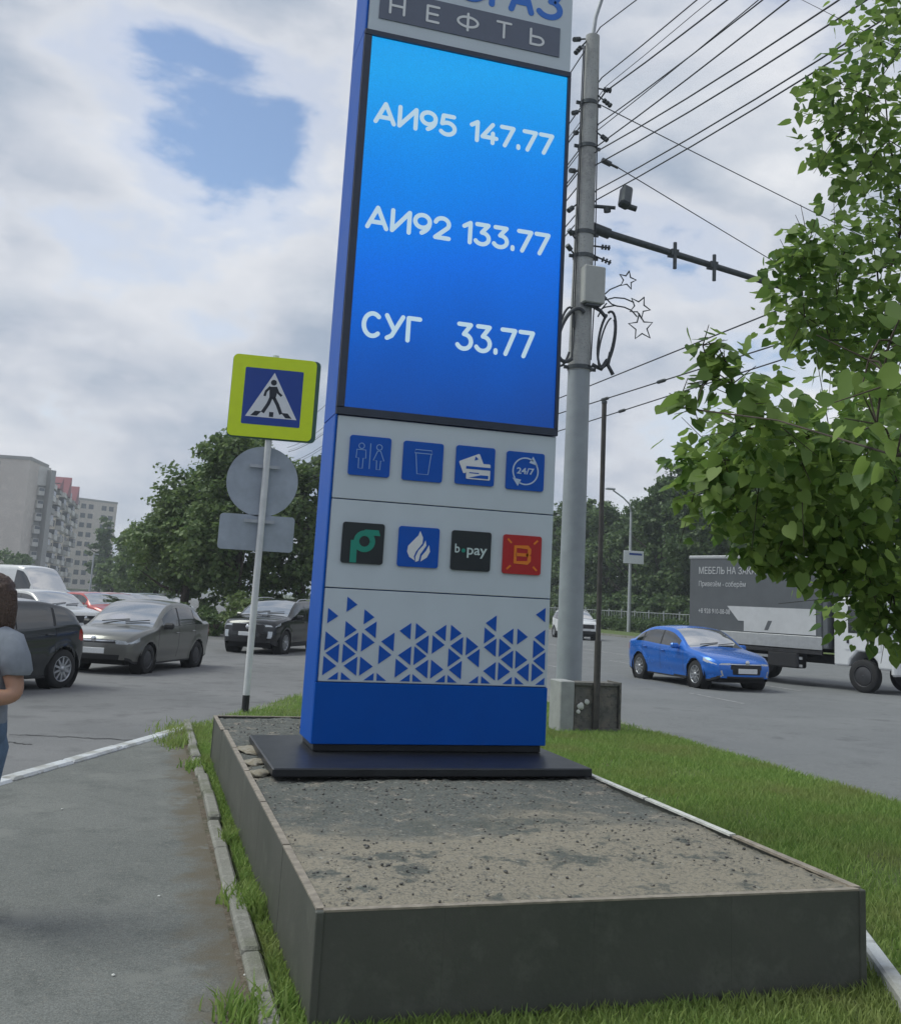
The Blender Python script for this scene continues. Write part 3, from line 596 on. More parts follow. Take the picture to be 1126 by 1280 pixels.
# flame
t_ = tile(.557, 1.45, m_icon); cx, cz = .7195, 1.605
sym(t_, lambda q: q.prism([(cx+.005, cz+.125), (cx+.03, cz+.075), (cx+.028, cz+.03), (cx-.02, cz-.035), (cx-.035, cz-.075), (cx-.025, cz-.105), (cx-.07, cz-.08), (cx-.09, cz-.04), (cx-.085, cz+.005), (cx-.04, cz+.055), (cx-.008, cz+.09)], Z1, Z2, FRONT), m_white)
sym(t_, lambda q: q.prism([(cx+.052, cz+.055), (cx+.06, cz+.015), (cx+.015, cz-.055), (cx+.005, cz-.105), (cx-.02, cz-.115), (cx-.022, cz-.075), (cx+.0, cz-.025), (cx+.035, cz+.015)], Z1, Z2, FRONT), m_white)
sym(t_, lambda q: q.prism([(cx+.082, cz+.02), (cx+.092, cz-.03), (cx+.07, cz-.075), (cx+.02, cz-.11), (cx+.028, cz-.065), (cx+.06, cz-.025)], Z1, Z2, FRONT), m_white)
# b pay
t_ = tile(.985, 1.447, m_dark); cx, cz = 1.1475, 1.602
m_pale = mat('icon_pale', (.55, .66, .66), .5, var=0)
link_mesh('icon_lettering', text_mesh('b', (cx-.135, cx-.095, cz-.02, cz+.05), FRONT, .012, .003, Z1), m_pale, t_)
link_mesh('icon_lettering', text_mesh('pay', (cx-.035, cx+.13, cz-.055, cz+.025), FRONT, .012, .003, Z1), m_pale, t_)
sym(t_, lambda q: q.prism(arc(cx-.065, cz+.0, .016, 0, 345, 14), Z1, Z2, FRONT), m_teal)
# orange B
t_ = tile(1.413, 1.443, m_red); cx, cz = 1.5755, 1.598
def bb_(q):
    q.stroke([(cx-.06, cz-.062), (cx+.045, cz-.062), (cx+.06, cz-.045), (cx+.06, cz-.012), (cx+.045, cz), (cx+.06, cz+.012), (cx+.06, cz+.045), (cx+.045, cz+.062), (cx-.06, cz+.062)], .030, Z1, Z2, FRONT, True)
    q.stroke([(cx-.055, cz), (cx+.05, cz)], .026, Z1, Z2, FRONT)
    for sx_ in (-1, 1):
        for sz_ in (-1, 1): q.stroke([(cx+sx_*.095, cz+sz_*.09), (cx+sx_*.128, cz+sz_*.12)], .015, Z1, Z2, FRONT)
sym(t_, bb_, m_or)

# ------------------------------------------------------------------ pedestrian crossing sign
m_galv = mat('galvanised', (.42, .44, .46), .5, .35, var=.15, scale=10); m_wpost = mat('post_white', (.62, .63, .63), .5, var=.1, scale=6)
m_black = mat('post_black', (.015, .015, .016), .6); m_yel = mat('sign_yellow', (.68, .84, .012), .45, var=.03); m_sblue = mat('sign_blue', (.012, .055, .30), .4, var=.04)
m_back = mat('sign_back', (.36, .40, .45), .55, .15, var=.14, scale=4)
SX, SY = 1.445, 14.82
cs = empty('crossing_sign', (SX, SY, 0), 0, 'yellow bordered blue pedestrian crossing sign on a white post', 'road sign')
bb = MB(); bb.tube([(0, 0, .22), (0, 0, 5.0)], .047, 16); bb.build('post', m_wpost, cs)
bb = MB(); bb.tube([(0, 0, -.2), (0, 0, .225)], .0485, 16); bb.build('post_foot', m_black, cs)
SGZ, SGW = 4.37, 1.18; M = Matrix.Translation((-.005, -.075, SGZ)) @ Matrix.Rotation(radians(-4), 4, 'Z') @ FRONT
def sp_(fn, nm, m, par): q = MB(); fn(q); return q.build(nm, m, par)
h = SGW/2
yb = sp_(lambda q: q.prism(rrect(-h, h, -h, h, .07, 6), -.012, .012, M), 'yellow_border', m_yel, cs)
sp_(lambda q: q.prism(rrect(-h-.004, h+.06, -h-.02, h, .07, 6), -.05, -.013, M), 'sign_rim', mat('sign_rim', (.05, .12, .10), .5), cs)
sp_(lambda q: q.prism(rrect(-.41, .41, -.41, .41, .02, 4), .0122, .0145, M), 'blue_field', m_sblue, yb)
sp_(lambda q: q.prism([(-.36, -.30), (.36, -.30), (0, .36)], .0147, .0165, M), 'white_triangle', m_white, yb)
m_fig = mat('figure_dark', (.015, .02, .03), .5)
def fig(q):
    z0, z1 = .0167, .0185
    q.prism(arc(0, .215, .042, 0, 345, 14), z0, z1, M)
    q.prism([(-.055, .15), (.05, .16), (.055, .06), (.04, -.02), (-.045, -.02), (-.05, .06)], z0, z1, M)
    q.stroke([(-.04, .15), (-.10, .08), (-.115, .01)], .034, z0, z1, M); q.stroke([(.035, .15), (.075, .07), (.125, .03)], .034, z0, z1, M)
    q.stroke([(-.02, 0), (-.055, -.10), (-.125, -.23)], .048, z0, z1, M); q.stroke([(.015, 0), (.075, -.10), (.135, -.235)], .048, z0, z1, M)
    for x0, x1 in ((-.29, -.20), (-.03, .03), (.20, .29)):
        k = .5*(x0+x1)*.25; q.prism([(x0, -.285), (x1 if x1 < .1 or x0 > .1 else x1, -.285), (x1-k, -.215), (x0-k, -.215)], z0, z1, M)
sp_(fig, 'walking_figure', m_fig, yb)
for z in (4.1, 4.65):
    bb = MB(); bb.box((0, -.03, z), (.16, .06, .04)); bb.build('clamp', m_galv, cs)
# round and oblong plates seen from behind
M2 = Matrix.Translation((-.01, -.06, 3.05)) @ FRONT
rp_ = sp_(lambda q: q.prism(arc(-.02, .12, .50, 0, 352, 44), -.012, .006, Matrix.Translation((0, .12, 0)) @ M2), 'round_plate', m_back, cs)
sp_(lambda q: q.box((-.02, -.0, 3.38), (.42, .03, .045)), 'mounting_bracket', m_galv, rp_)
op_ = sp_(lambda q: q.prism(rrect(-.56, .48, -.86, -.36, .05, 5), -.012, .006, Matrix.Translation((0, .12, 0)) @ M2), 'oblong_plate', m_back, cs)
sp_(lambda q: q.box((-.03, 0, 2.60), (.42, .03, .045)), 'mounting_bracket', m_galv, op_)

# ------------------------------------------------------------------ concrete lamp pole
m_cpole = mix_mat('pole_concrete', (.40, .41, .40), [(2.2, .42, .62, (.27, .275, .275), 6), (12, .5, .66, (.40, .40, .39), 5), (45, .55, .7, (.24, .24, .235), 3)], rough=.9, bump=.3, bscale=60)
m_ppole = mat('pole_paint_grey', (.29, .32, .34), .6, var=.12, scale=3)
m_steel = mat('dark_steel', (.075, .085, .09), .5, .5, var=.25, scale=12); m_cable = mat('cable_black', (.05, .055, .062), .6, var=0)
LX, LY = 5.855, 14.0
lp = empty('concrete_lamp_pole', (LX, LY, 0), 0, 'tall tapered concrete utility pole hung with cables behind the price pylon', 'utility pole')
bb = MB(); bb.tube([(0, 0, -.2), (-.01, 0, 2.), (-.01, 0, 5.12)], [.185, .182, .168], 24); bb.build('painted_shaft', m_ppole, lp)
bb = MB(); bb.tube([(-.01, 0, 5.12), (0, 0, 8), (.03, 0, 10.62)], [.172, .145, .112], 24); bb.build('concrete_shaft', m_cpole, lp)
for z in (5.17, 6.92, 7.3, 8.72, 9.45):
    r = .175-.0112*(z-5.1)
    bb = MB(); bb.tube([(0, 0, z-.03), (0, 0, z+.03)], r+.016, 24); bb.box((r+.03, -.01, z), (.10, .03, .05)); bb.box((-r-.03, .01, z), (.10, .03, .05)); bb.build('steel_band', m_steel, lp)
bb = MB(); bb.tube([(.03, 0, 10.6), (.06, -.02, 10.95), (.16, -.12, 11.4), (.45, -.45, 11.85), (.9, -.95, 12.1)], .032, 10); br = bb.build('lamp_bracket', m_galv, lp)
bb = MB(); bb.box((1.05, -1.12, 12.12), (.5, .2, .12), rz=-.8, bev=.03); bb.build('lamp_head', m_galv, br)
bb = MB(); bb.box((.08, -.20, 6.42), (.34, .20, .58), bev=.015); bx_ = bb.build('junction_box', mat('box_grey', (.40, .41, .39), .55, var=.06), lp)
bb = MB(); bb.box((.08, -.20, 6.12), (.24, .14, .05)); bb.build('box_foot', m_steel, bx_)
# camera on a stub
bb = MB(); bb.tube([(.12, -.08, 7.74), (.42, -.2, 7.72)], .03, 8); bb.tube([(.30, -.15, 7.72), (.31, -.15, 7.65)], .055, 10); bb.build('camera_stub', m_steel, lp)
Mc = Matrix.Rotation(radians(17), 4, 'Y') @ Matrix.Rotation(radians(-24), 4, 'X')
bb = MB(); bb.box((.56, -.25, 7.90), (.17, .17, .42), M=Mc, bev=.03); cm = bb.build('floodlight', m_steel, lp)
bb = MB(); bb.tube([(.60, -.25, 7.76), (.74, -.27, 7.73)], .045, 10); bb.build('knob', m_steel, cm)
# traffic arm over the road
A0 = aty(748, 288, LY); A1 = Vector((9.35, 13.8, 6.86))
rel = lambda p: Vector(p)-Vector((LX, LY, 0))
bb = MB(); bb.tube([rel(A0)+Vector((-.15, 0, .04)), rel(A0)+Vector((.18, 0, -.03))], .085, 14); bb.tube([rel(A0), rel(A1)], [.058, .045], 14); arm = bb.build('road_arm', m_steel, lp)
for u, v in ((839, 322), (888, 338)):
    tt = (u-748)/(985-748); p = rel(A0).lerp(rel(A1), tt)
    bb = MB(); bb.tube([p+Vector((.0, -.06, .16)), p+Vector((0, -.06, -.27))], .030, 10); bb.box(p, (.13, .15, .1)); bb.build('arm_clamp', m_steel, arm)
bb = MB(); bb.tube([rel(A1)+Vector((-.03, 0, .0)), rel(A1)+Vector((-.03, 0, -.40))], .016, 8); bb.build('arm_hanger', m_steel, arm)
# brackets and insulators
def insul(p, q, n=3):
    b_ = MB(); p = Vector(p); q = Vector(q); b_.tube([p, q], .014, 6)
    for i in range(n):
        c = p.lerp(q, .55+.18*i); dd = (q-p).normalized()*.016; b_.tube([c-dd, c+dd], .040, 10)
    return b_
for (p, q) in (((.10, -.05, 9.72), (.34, -.10, 9.70)), ((.10, -.05, 9.62), (.30, -.2, 9.38)), ((-.14, 0, 9.3), (-.28, -.05, 9.22)), ((-.10, .0, 10.55), (-.34, -.12, 10.42)), ((-.1, -.05, 10.48), (-.30, -.1, 10.2)), ((-.15, 0, 8.95), (-.22, 0, 8.92)), ((.13, -.05, 8.98), (.27, -.16, 8.82)), ((-.14, 0, 8.3), (-.30, -.08, 8.25)), ((-.15, 0, 7.75), (-.30, -.06, 7.6)), ((-.15, 0, 7.2), (-.28, -.06, 7.3)), ((.14, -.02, 7.12), (.40, -.10, 7.10)), ((.15, -.02, 6.97), (.42, -.1, 6.86)), ((-.16, 0, 6.95), (-.30, -.06, 7.05))):
    insul(p, q).build('insulator', m_steel, lp)
# hanging cable loops
def loop_tube(pts, r): b_ = MB(); b_.tube(pts, r, 8); return b_
def ell(cx, cz, rx, rz, a0, a1, y, n=26, tilt=0.): return [(cx+rx*cos(radians(a0+(a1-a0)*i/n))+tilt*sin(radians(a0+(a1-a0)*i/n)), y, cz+rz*sin(radians(a0+(a1-a0)*i/n))) for i in range(n+1)]
loop_tube(ell(.34, 5.62, .13, .44, 120, 470, -.2, tilt=.06), .020).build('cable_loop', m_cable, lp)
loop_tube(ell(.32, 5.55, .10, .40, 100, 430, -.24, tilt=.08), .014).build('cable_loop', m_cable, lp)
loop_tube(ell(-.22, 5.62, .20, .42, 60, 300, -.18, tilt=.10), .030).build('cable_loop', m_cable, lp)
loop_tube(ell(-.30, 5.60, .12, .46, 20, 330, -.12, tilt=.06), .018).build('cable_loop', m_cable, lp)
loop_tube([(.36, -.2, 5.3), (.26, -.2, 5.15), (.12, -.19, 5.2)], .034).build('cable_splice', m_cable, lp)
loop_tube([(.40, -.22, 5.42), (.36, -.22, 5.22), (.45, -.22, 5.08)], .030).build('cable_splice', m_cable, lp)
loop_tube([(.10, -.16, 6.12), (.22, -.2, 6.05), (.32, -.2, 5.95)], .03).build('cable_tail', m_cable, lp)
for dx in (-.19, -.16, .16):
    loop_tube([(dx*.9, -.08, 5.3), (dx, -.10, 6.2), (dx*.92, -.09, 7.4), (dx*.85, -.07, 8.8), (dx*.75, -.05, 10.4)], .010).build('cable_riser', m_cable, lp)
# star decoration: things of their own
sd = empty('star_decoration', (LX+.2, LY-.1, 5.9), 0, 'wire frame street decoration of three stars on curved tails beside the pole', 'decoration')
O = Vector((LX+.2, LY-.1, 5.9))
def star(u, v, R, a0, nm='star'):
    c = aty(u, v, LY-.1)-O; pts = []
    for i in range(10):
        r = R if i % 2 == 0 else R*.46; an = radians(a0+36*i); pts.append(c+Vector((r*cos(an), 0, r*sin(an))))
    b_ = MB(); b_.tube(pts+[pts[0], pts[1]], .0125, 6); return b_.build(nm, m_steel, sd)
star(784, 350, .150, 80); star(799, 384, .185, 66); star(801, 409, .215, 100)
for pts in ([(745, 380), (752, 371), (762, 362), (776, 356)], [(746, 382), (756, 375), (768, 372), (780, 373), (792, 378)], [(748, 388), (756, 384), (768, 382), (780, 384), (789, 388), (796, 396)], [(753, 366), (758, 374), (764, 380), (772, 383)], [(747, 396), (752, 386), (758, 379)], [(742, 384), (750, 378), (758, 372)]):
    b_ = MB(); b_.tube([aty(u, v, LY-.1)-O for u, v in pts], .011, 6); b_.build('curved_tail', m_steel, sd)

# ------------------------------------------------------------------ bin and thin post by the pole
m_rust = mix_mat('rusty_mesh', (.15, .145, .132), [(5, .48, .62, (.20, .18, .155), 5), (20, .5, .65, (.10, .10, .092), 4)], rough=.85, bump=.4)
p0 = onz(716, 916); p1 = onz(766, 915)
bn = empty('litter_bin', (p0.x, p0.y, 0), 0, 'square grey litter bin with a rusty front at the foot of the pole', 'bin')
wd = p1.x-p0.x; hh = .66
bb = MB(); bb.box((-.09, .21, hh/2), (.20, .40, hh), bev=.012); bb.build('concrete_side', mat('bin_grey', (.34, .35, .34), .8, var=.15, scale=6, bump=.3), bn)
bb = MB(); bb.box((wd/2+.015, .22, hh/2), (wd-.02, .36, hh-.04)); bb.build('liner', m_rust, bn)
for z in (.04, hh-.03): bb = MB(); bb.box((wd/2+.02, .02, z), (wd+.02, .03, .035)); bb.build('rail', m_rust, bn)
bb = MB(); bb.box((wd+.03, .20, hh/2), (.025, .42, hh), bev=.004); bb.build('side_plate', m_rust, bn)
for (x, z, s) in ((.10, .34, .05), (.19, .40, .035), (.07, .27, .03)):
    b2 = bmesh.new(); bmesh.ops.create_icosphere(b2, subdivisions=2, radius=s)
    for v in b2.verts: v.co = Vector((v.co.x*random.uniform(.8, 1.2), v.co.y*.35, v.co.z*random.uniform(.7, 1.2)))
    me = bpy.data.meshes.new('paper_scrap'); b2.to_mesh(me); b2.free(); o = link_mesh('paper_scrap', me, m_lit, bn); o.location = (x, .012, z)
tp = empty('thin_steel_post', (5.853, 13.03, 0), 0, 'thin dark steel post standing in front of the litter bin', 'post')
bb = MB(); bb.tube([(0, 0, -.2), (0, 0, 1.2)], .046, 12); bb.tube([(0, 0, 1.2), (-.012, 0, 4.47)], .034, 12); bb.build('shaft', mat('post_rust', (.07, .065, .06), .7, .2, var=.3, scale=9), tp)
bb = MB(); bb.tube([(-.012, 0, 4.465), (-.012, 0, 4.50)], .040, 12); bb.build('cap', m_steel, tp)

# ------------------------------------------------------------------ overhead cables
def sag(p, q, s, n=24):
    p = Vector(p); q = Vector(q); return [p.lerp(q, i/n)-Vector((0, 0, 4*s*(i/n)*(1-i/n))) for i in range(n+1)]
def wire(pts, r, lab, grp, nm='overhead_cable'):
    b_ = MB(); o0 = Vector(pts[0]); b_.tube([Vector(p)-o0 for p in pts], r*.85, 6); o = b_.build(nm, m_cable); o.location = o0; return tag(o, lab, 'cable', grp)
# pixel on the pole side, then a second pixel; both lie in the vertical plane of the pole row
W = [((745, 250), (1100, 38), 6.0, .012, 'lowest of the long black cables running from the concrete pole'),
     ((745, 238), (1085, 36), 5.98, .012, 'second lowest long black cable running from the concrete pole'),
     ((743, 207), (1080, 2), 5.98, .013, 'third lowest long black cable running from the concrete pole'),
     ((741, 192), (1045, 2), 5.93, .013, 'fourth lowest long black cable running from the concrete pole'),
     ((743, 185), (983, 2), 5.93, .013, 'steep black cable crossing the bundle from the pole'),
     ((744, 165), (945, 2), 5.95, .009, 'thin black cable under the crossing bundle at the pole'),
     ((748, 155), (950, 2), 5.97, .012, 'black cable of the crossing bundle beside the pole'),
     ((757, 114), (905, 2), 6.02, .015, 'thick black cable tied to the upper bracket of the pole'),
     ((757, 108), (885, 2), 6.0, .007, 'thinnest grey cable between the upper bracket cables'),
     ((752, 97), (868, 2), 5.98, .012, 'black cable leaving the pole above the upper bracket'),
     ((750, 34), (792, 2), 5.95, .012, 'topmost black cable leaving the tip of the pole')]
for (a, b2, X, r, lab) in W:
    A = aty(a[0], a[1], LY-.05); B = atx(b2[0], b2[1], X)
    if B.y > LY-1.0: B = aty(b2[0], b2[1], LY-1.6)
    s0 = (B.z-A.z)/(LY-.05-B.y); L = 36.; cz = 0.
    # parabola with the slope seen at the pole, flattening to its middle and rising to a pole behind the viewer
    pts = []
    tB = LY-.05-B.y; k = s0/(1-tB/L) if tB < L else s0
    for i in range(25):
        tt = L*i/24; pts.append((A.x+(B.x-A.x)*min(tt/tB, 1.0), LY-.05-tt, A.z+k*tt*(1-tt/L)))
    back = []
    L2 = 40.
    for i in range(12, 0, -1):
        tt = L2*i/12; back.append((A.x+.2*tt/L2, LY-.05+tt, A.z-.12*tt*(1-tt/L2)-.8*tt/L2))
    wire(back+pts, r, lab, 'cables running along the row of poles')
wire(sag(aty(752, 132, LY), (33.7, 25.2, 9.6), .12), .011, 'upper slack wire spanning from the pole across the road', 'wires spanning the road')
wire(sag(aty(768, 207, LY), (32., 28.5, 8.5), .12), .011, 'lower slack wire spanning from the pole across the road', 'wires spanning the road')
# tensioner where the lower span wire leaves the pole
bb = MB(); P = aty(752, 200, LY-.02); Q = aty(772, 210, LY-.02); bb.tube([(0, 0, 0), (Q-P)*.55], .045, 8); bb.tube([(Q-P)*.5, Q-P], .022, 8); o = bb.build('tensioner', m_steel, lp); o.location = P-Vector((LX, LY, 0))
# trolleybus contact lines over the near lanes
for (a, b2, z, lab) in (((752, 500), (1005, 420), 5.75, 'upper trolley wire stretched above the road'), ((735, 527), (985, 447), 5.7, 'middle trolley wire stretched above the road'), ((755, 475), (981, 384), 6.1, 'highest faint wire stretched above the road')):
    def atz(u, v, zz): d = ray(u, v); t = (zz-CAM_H)/d[2]; return Vector((d[0]*t, d[1]*t, zz))
    A = atz(*a, z); B = atz(*b2, z); d = (B-A); wire([A-d*.8, A, A+d*.5, B, B+d*1.2], .014, lab, 'trolley wires over the road', 'trolley_wire')
    for tt in ((.02, .36) if z == 5.75 else ((.22, .80) if z == 5.7 else ())):
        dn = d.normalized(); bb = MB(); bb.tube([-dn*.16, -dn*.09, dn*.09, dn*.16], [.014, .036, .036, .014], 8); o = bb.build('wire_insulator', m_steel); o.location = A+d*tt
        tag(o, 'small dark insulator on the trolley wire', 'insulator', 'insulators on the trolley wires')

# ------------------------------------------------------------------ cars
def pchip(pts):
    X = np.array([p[0] for p in pts], float); Y = np.array([p[1] for p in pts], float); h = np.diff(X); dl = np.diff(Y)/h; d = np.zeros(len(X))
    for i in range(1, len(X)-1):
        if dl[i-1]*dl[i] > 0:
            w1 = 2*h[i]+h[i-1]; w2 = h[i]+2*h[i-1]; d[i] = (w1+w2)/(w1/dl[i-1]+w2/dl[i])
    d[0] = dl[0]; d[-1] = dl[-1]
    def f(x):
        x = np.clip(np.asarray(x, float), X[0], X[-1]); i = np.clip(np.searchsorted(X, x, 'right')-1, 0, len(X)-2); t = (x-X[i])/h[i]
        return (2*t**3-3*t**2+1)*Y[i]+(t**3-2*t**2+t)*h[i]*d[i]+(-2*t**3+3*t**2)*Y[i+1]+(t**3-t**2)*h[i]*d[i+1]
    return f
m_tyre = mat('tyre_rubber', (.018, .018, .019), .85, var=.2, scale=20); m_rim = mat('alloy_rim', (.42, .43, .45), .35, .7, var=.1); m_cap = mat('steel_rim_dark', (.06, .06, .065), .5, .4)
m_glass = mat('car_glass', (.012, .015, .017), .04, 0, var=0, coat=.6, spec=.9); m_wind = mat('windscreen_glass', (.03, .035, .038), .05, 0, var=0, spec=1., coat=.0); m_wind.node_tree.nodes['Principled BSDF'].inputs['IOR'].default_value = 3.4
m_under = mat('underbody', (.012, .012, .013), .9, var=0)
m_seam = mat('panel_gap', (.01, .01, .01), .8, var=0); m_grille = mat('grille_black', (.014, .014, .016), .4, .2, var=0); m_chrome = mat('chrome', (.62, .63, .65), .2, .9, var=0)
m_lamp = mat('headlight_glass', (.50, .53, .56), .12, .25, var=.25, scale=30, coat=.8); m_tail = mat('tail_light_red', (.36, .012, .012), .2, var=.15, scale=30, coat=.6); m_numb = mat('number_plate', (.62, .63, .64), .5, var=.1, scale=30)
m_clad = mat('black_cladding', (.022, .022, .024), .6, var=.1); m_ind = mat('seat_fabric', (.02, .02, .022), .9)
def paint(name, col, metal=.25, rough=.32): return mat('paint_'+name, col, rough, metal, var=.05, scale=2.5, coat=.7)
_wheels = {}
def wheel_meshes(r, w_, alloy):
    key = (r, w_, alloy)
    if key in _wheels: return _wheels[key]
    Mx = Matrix.Rotation(pi/2, 4, 'X')
    tb = MB(); tb.lathe([(r*.66, -w_/2), (r*.93, -w_/2), (r, -w_/2+.03), (r, w_/2-.03), (r*.93, w_/2), (r*.66, w_/2)], 28, Mx)
    rb = MB(); rb.lathe([(r*.67, w_/2-.005), (r*.63, w_/2+.004), (r*.60, w_/2-.02), (r*.58, w_/2-.07), (.0, w_/2-.07)], 28, Mx)
    rb.lathe([(r*.67, -w_/2), (.0, -w_/2+.02)], 28, Mx)
    n = 10 if alloy else 0
    for i in range(n):
        a = 2*pi*i/n; c, s = cos(a), sin(a); p = lambda rr, tt, y: (rr*c-tt*s, -y, rr*s+tt*c)
        q0, q1 = r*.10, r*.62; y0 = w_/2-.005
        rb.add([p(q0, -.022, y0), p(q1, -.016, y0), p(q1, .016, y0), p(q0, .022, y0), p(q0, -.022, y0-.05), p(q1, -.016, y0-.05), p(q1, .016, y0-.05), p(q0, .022, y0-.05)], [(3, 2, 1, 0), (0, 1, 5, 4), (2, 3, 7, 6), (1, 2, 6, 5)])
    if not alloy: rb.lathe([(r*.56, w_/2-.02), (r*.4, w_/2+.0), (r*.2, w_/2+.008), (0, w_/2+.008)], 24, Mx)
    rb.lathe([(r*.16, w_/2-.03), (r*.15, w_/2+.006), (0, w_/2+.01)], 16, Mx)
    _wheels[key] = (tb.mesh('tyre'), rb.mesh('rim')); return _wheels[key]

def make_car(name, S, pnt, loc, head, label, cat='car', group=None, detail=True, z=0.):
    """S: spec in metres, x measured back from the nose; head: (dx,dy) heading in the world"""
    L, Wd = S['L'], S['W']; top = pchip(S['top']); belt = pchip(S['belt']); plan = pchip(S['plan'])
    bot = pchip(S.get('bot', [(0, .30), (.25, .22), (.8, .19), (L-.8, .19), (L-.2, .26), (L, .36)]))
    root = empty(name, (loc[0], loc[1], z), atan2(head[1], head[0]), label, cat, group)
    wxf, wxr, wr = S['wheels']; ar = wr+S.get('archgap', .055)
    doors = S.get('doors', [])
    xs = set(np.round(np.linspace(0, L, int(L/.034 if detail else L/.06)+1), 4))
    for d in doors:
        for e_ in (-.007, .007): xs.add(round(d+e_, 4))
    xs = np.array(sorted(xs)); nA, nB, nC = (22, 12, 12) if detail else (12, 7, 7)
    zt = top(xs); zb = np.minimum(belt(xs), zt-.015); hw = plan(xs)*Wd/2; zo = bot(xs); h = zt-zb
    tum = S.get('tumble', .30)
    ey = np.maximum(hw-.045-tum*h, hw*.35); ez = zt-np.minimum(.055, .42*h)-.0
    rows = []; seg = []
    for j in range(nA):                                           # sill to belt with a swell
        t = j/(nA-1); yy = hw*(.93+.075*np.sin(np.clip(t*1.25, 0, 1)*pi*.5)-.018*max(0, t-.75)/.25-.012*sin(t*pi*2.2)**2); zz_ = zo+(zb-zo)*t; rows.append((yy, zz_)); seg.append('A')
    y_b = rows[-1][0]
    for j in range(1, nB+1):
        t = j/nB; bul = .018*sin(t*pi); rows.append((y_b+(ey-y_b)*t+bul*np.minimum(1, h/.3), zb+(ez-zb)*t)); seg.append('B')
    for j in range(1, nC+1):
        t = j/nC; s = cos(t*pi/2); rows.append((ey*(1-t) if j < nC else ey*0, ez+(zt-ez)*(1-(1-t)**2))); seg.append('C')
    nr = len(rows); nx = len(xs)
    Yg = np.array([r_[0] for r_ in rows]); Zg = np.array([r_[1] for r_ in rows]); Xg = np.tile(xs, (nr, 1))
    # crease along the flank, snap to the wheel arches
    for wx in (wxf, wxr):
        dd = np.sqrt((Xg-wx)**2+(Zg-wr)**2); k = (np.abs(dd-ar) < .020) & (np.arange(nr)[:, None] < nA); f_ = ar/np.maximum(dd, 1e-6)
        Xg = np.where(k, wx+(Xg-wx)*f_, Xg); Zg = np.where(k, wr+(Zg-wr)*f_, Zg)
        fl = np.exp(-((dd-ar-.03)/.05)**2)*(np.arange(nr)[:, None] < nA)*.014; Yg = Yg+fl
    # rounded nose and tail: plan bow of the end faces
    bowf, bowr = S.get('bow', (.16, .12))
    fx = np.clip(1-Xg/.9, 0, 1)**2; rx = np.clip(1-(L-Xg)/.8, 0, 1)**2
    yn = (np.abs(Yg)/(Wd/2))**2; Xw = Xg+fx*bowf*yn-rx*bowr*yn
    slf = S.get('nose_slope', .10); zr = np.clip((Zg-.25)/.6, 0, 1)
    Xw = Xw+fx*slf*(1.2*np.abs(zr-.35))**2-rx*S.get('tail_slope', .05)*zr
    toX = L/2
    P = {}
    def put(part, quad): P.setdefault(part, []).append(quad)
    G = np.stack([toX-Xw, Yg, Zg], -1)
    ws0, ws1 = S['windshield']; rw0, rw1 = S['rearglass']; sg0, sg1 = S['sideglass']; pill = S['pillars']
    hl = S.get('headlight'); tl = S.get('taillight')
    for j in range(nr-1):
        sj = seg[j+1]
        for i in range(nx-1):
            xm = (xs[i]+xs[i+1])/2; xq = (Xg[j, i]+Xg[j+1, i]+Xg[j, i+1]+Xg[j+1, i+1])/4; zq = (Zg[j, i]+Zg[j+1, i+1])/2; hm = (h[i]+h[i+1])/2; part = 'body'
            if sj == 'A':
                if any((xq-wx)**2+(zq-wr)**2 < (ar-.004)**2 for wx in (wxf, wxr)): continue
                if hl and xm < hl[1] and hl[2]+.35*xm*.3 < zq < hl[3]+.10*xm: part = 'headlight'
                elif tl and xm > L-tl[1] and tl[2] < zq < tl[3]: part = 'tail_light'
                elif any(abs(xm-d) < .0071 for d in doors) and zq > zo[i]+.12: part = 'door_seam%d' % min(range(len(doors)), key=lambda k_: abs(doors[k_]-xm))
                elif len(doors) >= 2 and doors[0] < xm < doors[-1] and zq > zo[i]+.12:
                    part = 'front_door' if (len(doors) < 3 or xm < doors[1]) else 'rear_door'
                    if len(doors) >= 3 and (xq-wxr)**2+(zq-wr)**2 < (ar+.10)**2: part = 'body'
                elif 'clad' in S and (zq < zo[i]+S['clad']): part = 'sill_cladding'
                if 'clad' in S and zq < zo[i]+S['clad'] and part == 'body': part = 'sill_cladding'
                if zq < zo[i]+.05: part = 'sill_cladding'
            elif sj == 'B':
                tB = (j+1-nA+.5)/nB
                if hm > .13 and sg0 < xm < sg1 and .06 < tB < .86:
                    k = 0
                    for q_ in pill:
                        if abs(xm-q_) < .03: k = -1-pill.index(q_); break
                        if xm > q_: k += 1
                    part = 'side_window_%d' % k if k >= 0 else 'pillar_%d' % -k
            else:
                yq = abs((Yg[j, i]+Yg[j+1, i])/2)
                if ws0 < xm < ws1 and yq < ey[i]*.93: part = 'windshield'
                elif rw0 < xm < rw1 and yq < ey[i]*.92: part = 'rear_window'
            put(part, (j, i))
    parts_m = {'body': pnt, 'front_door': pnt, 'rear_door': pnt, 'door_seam': m_seam, 'headlight': m_lamp, 'tail_light': m_tail, 'windshield': m_wind, 'rear_window': m_glass, 'sill_cladding': m_clad, 'pillar': m_clad}
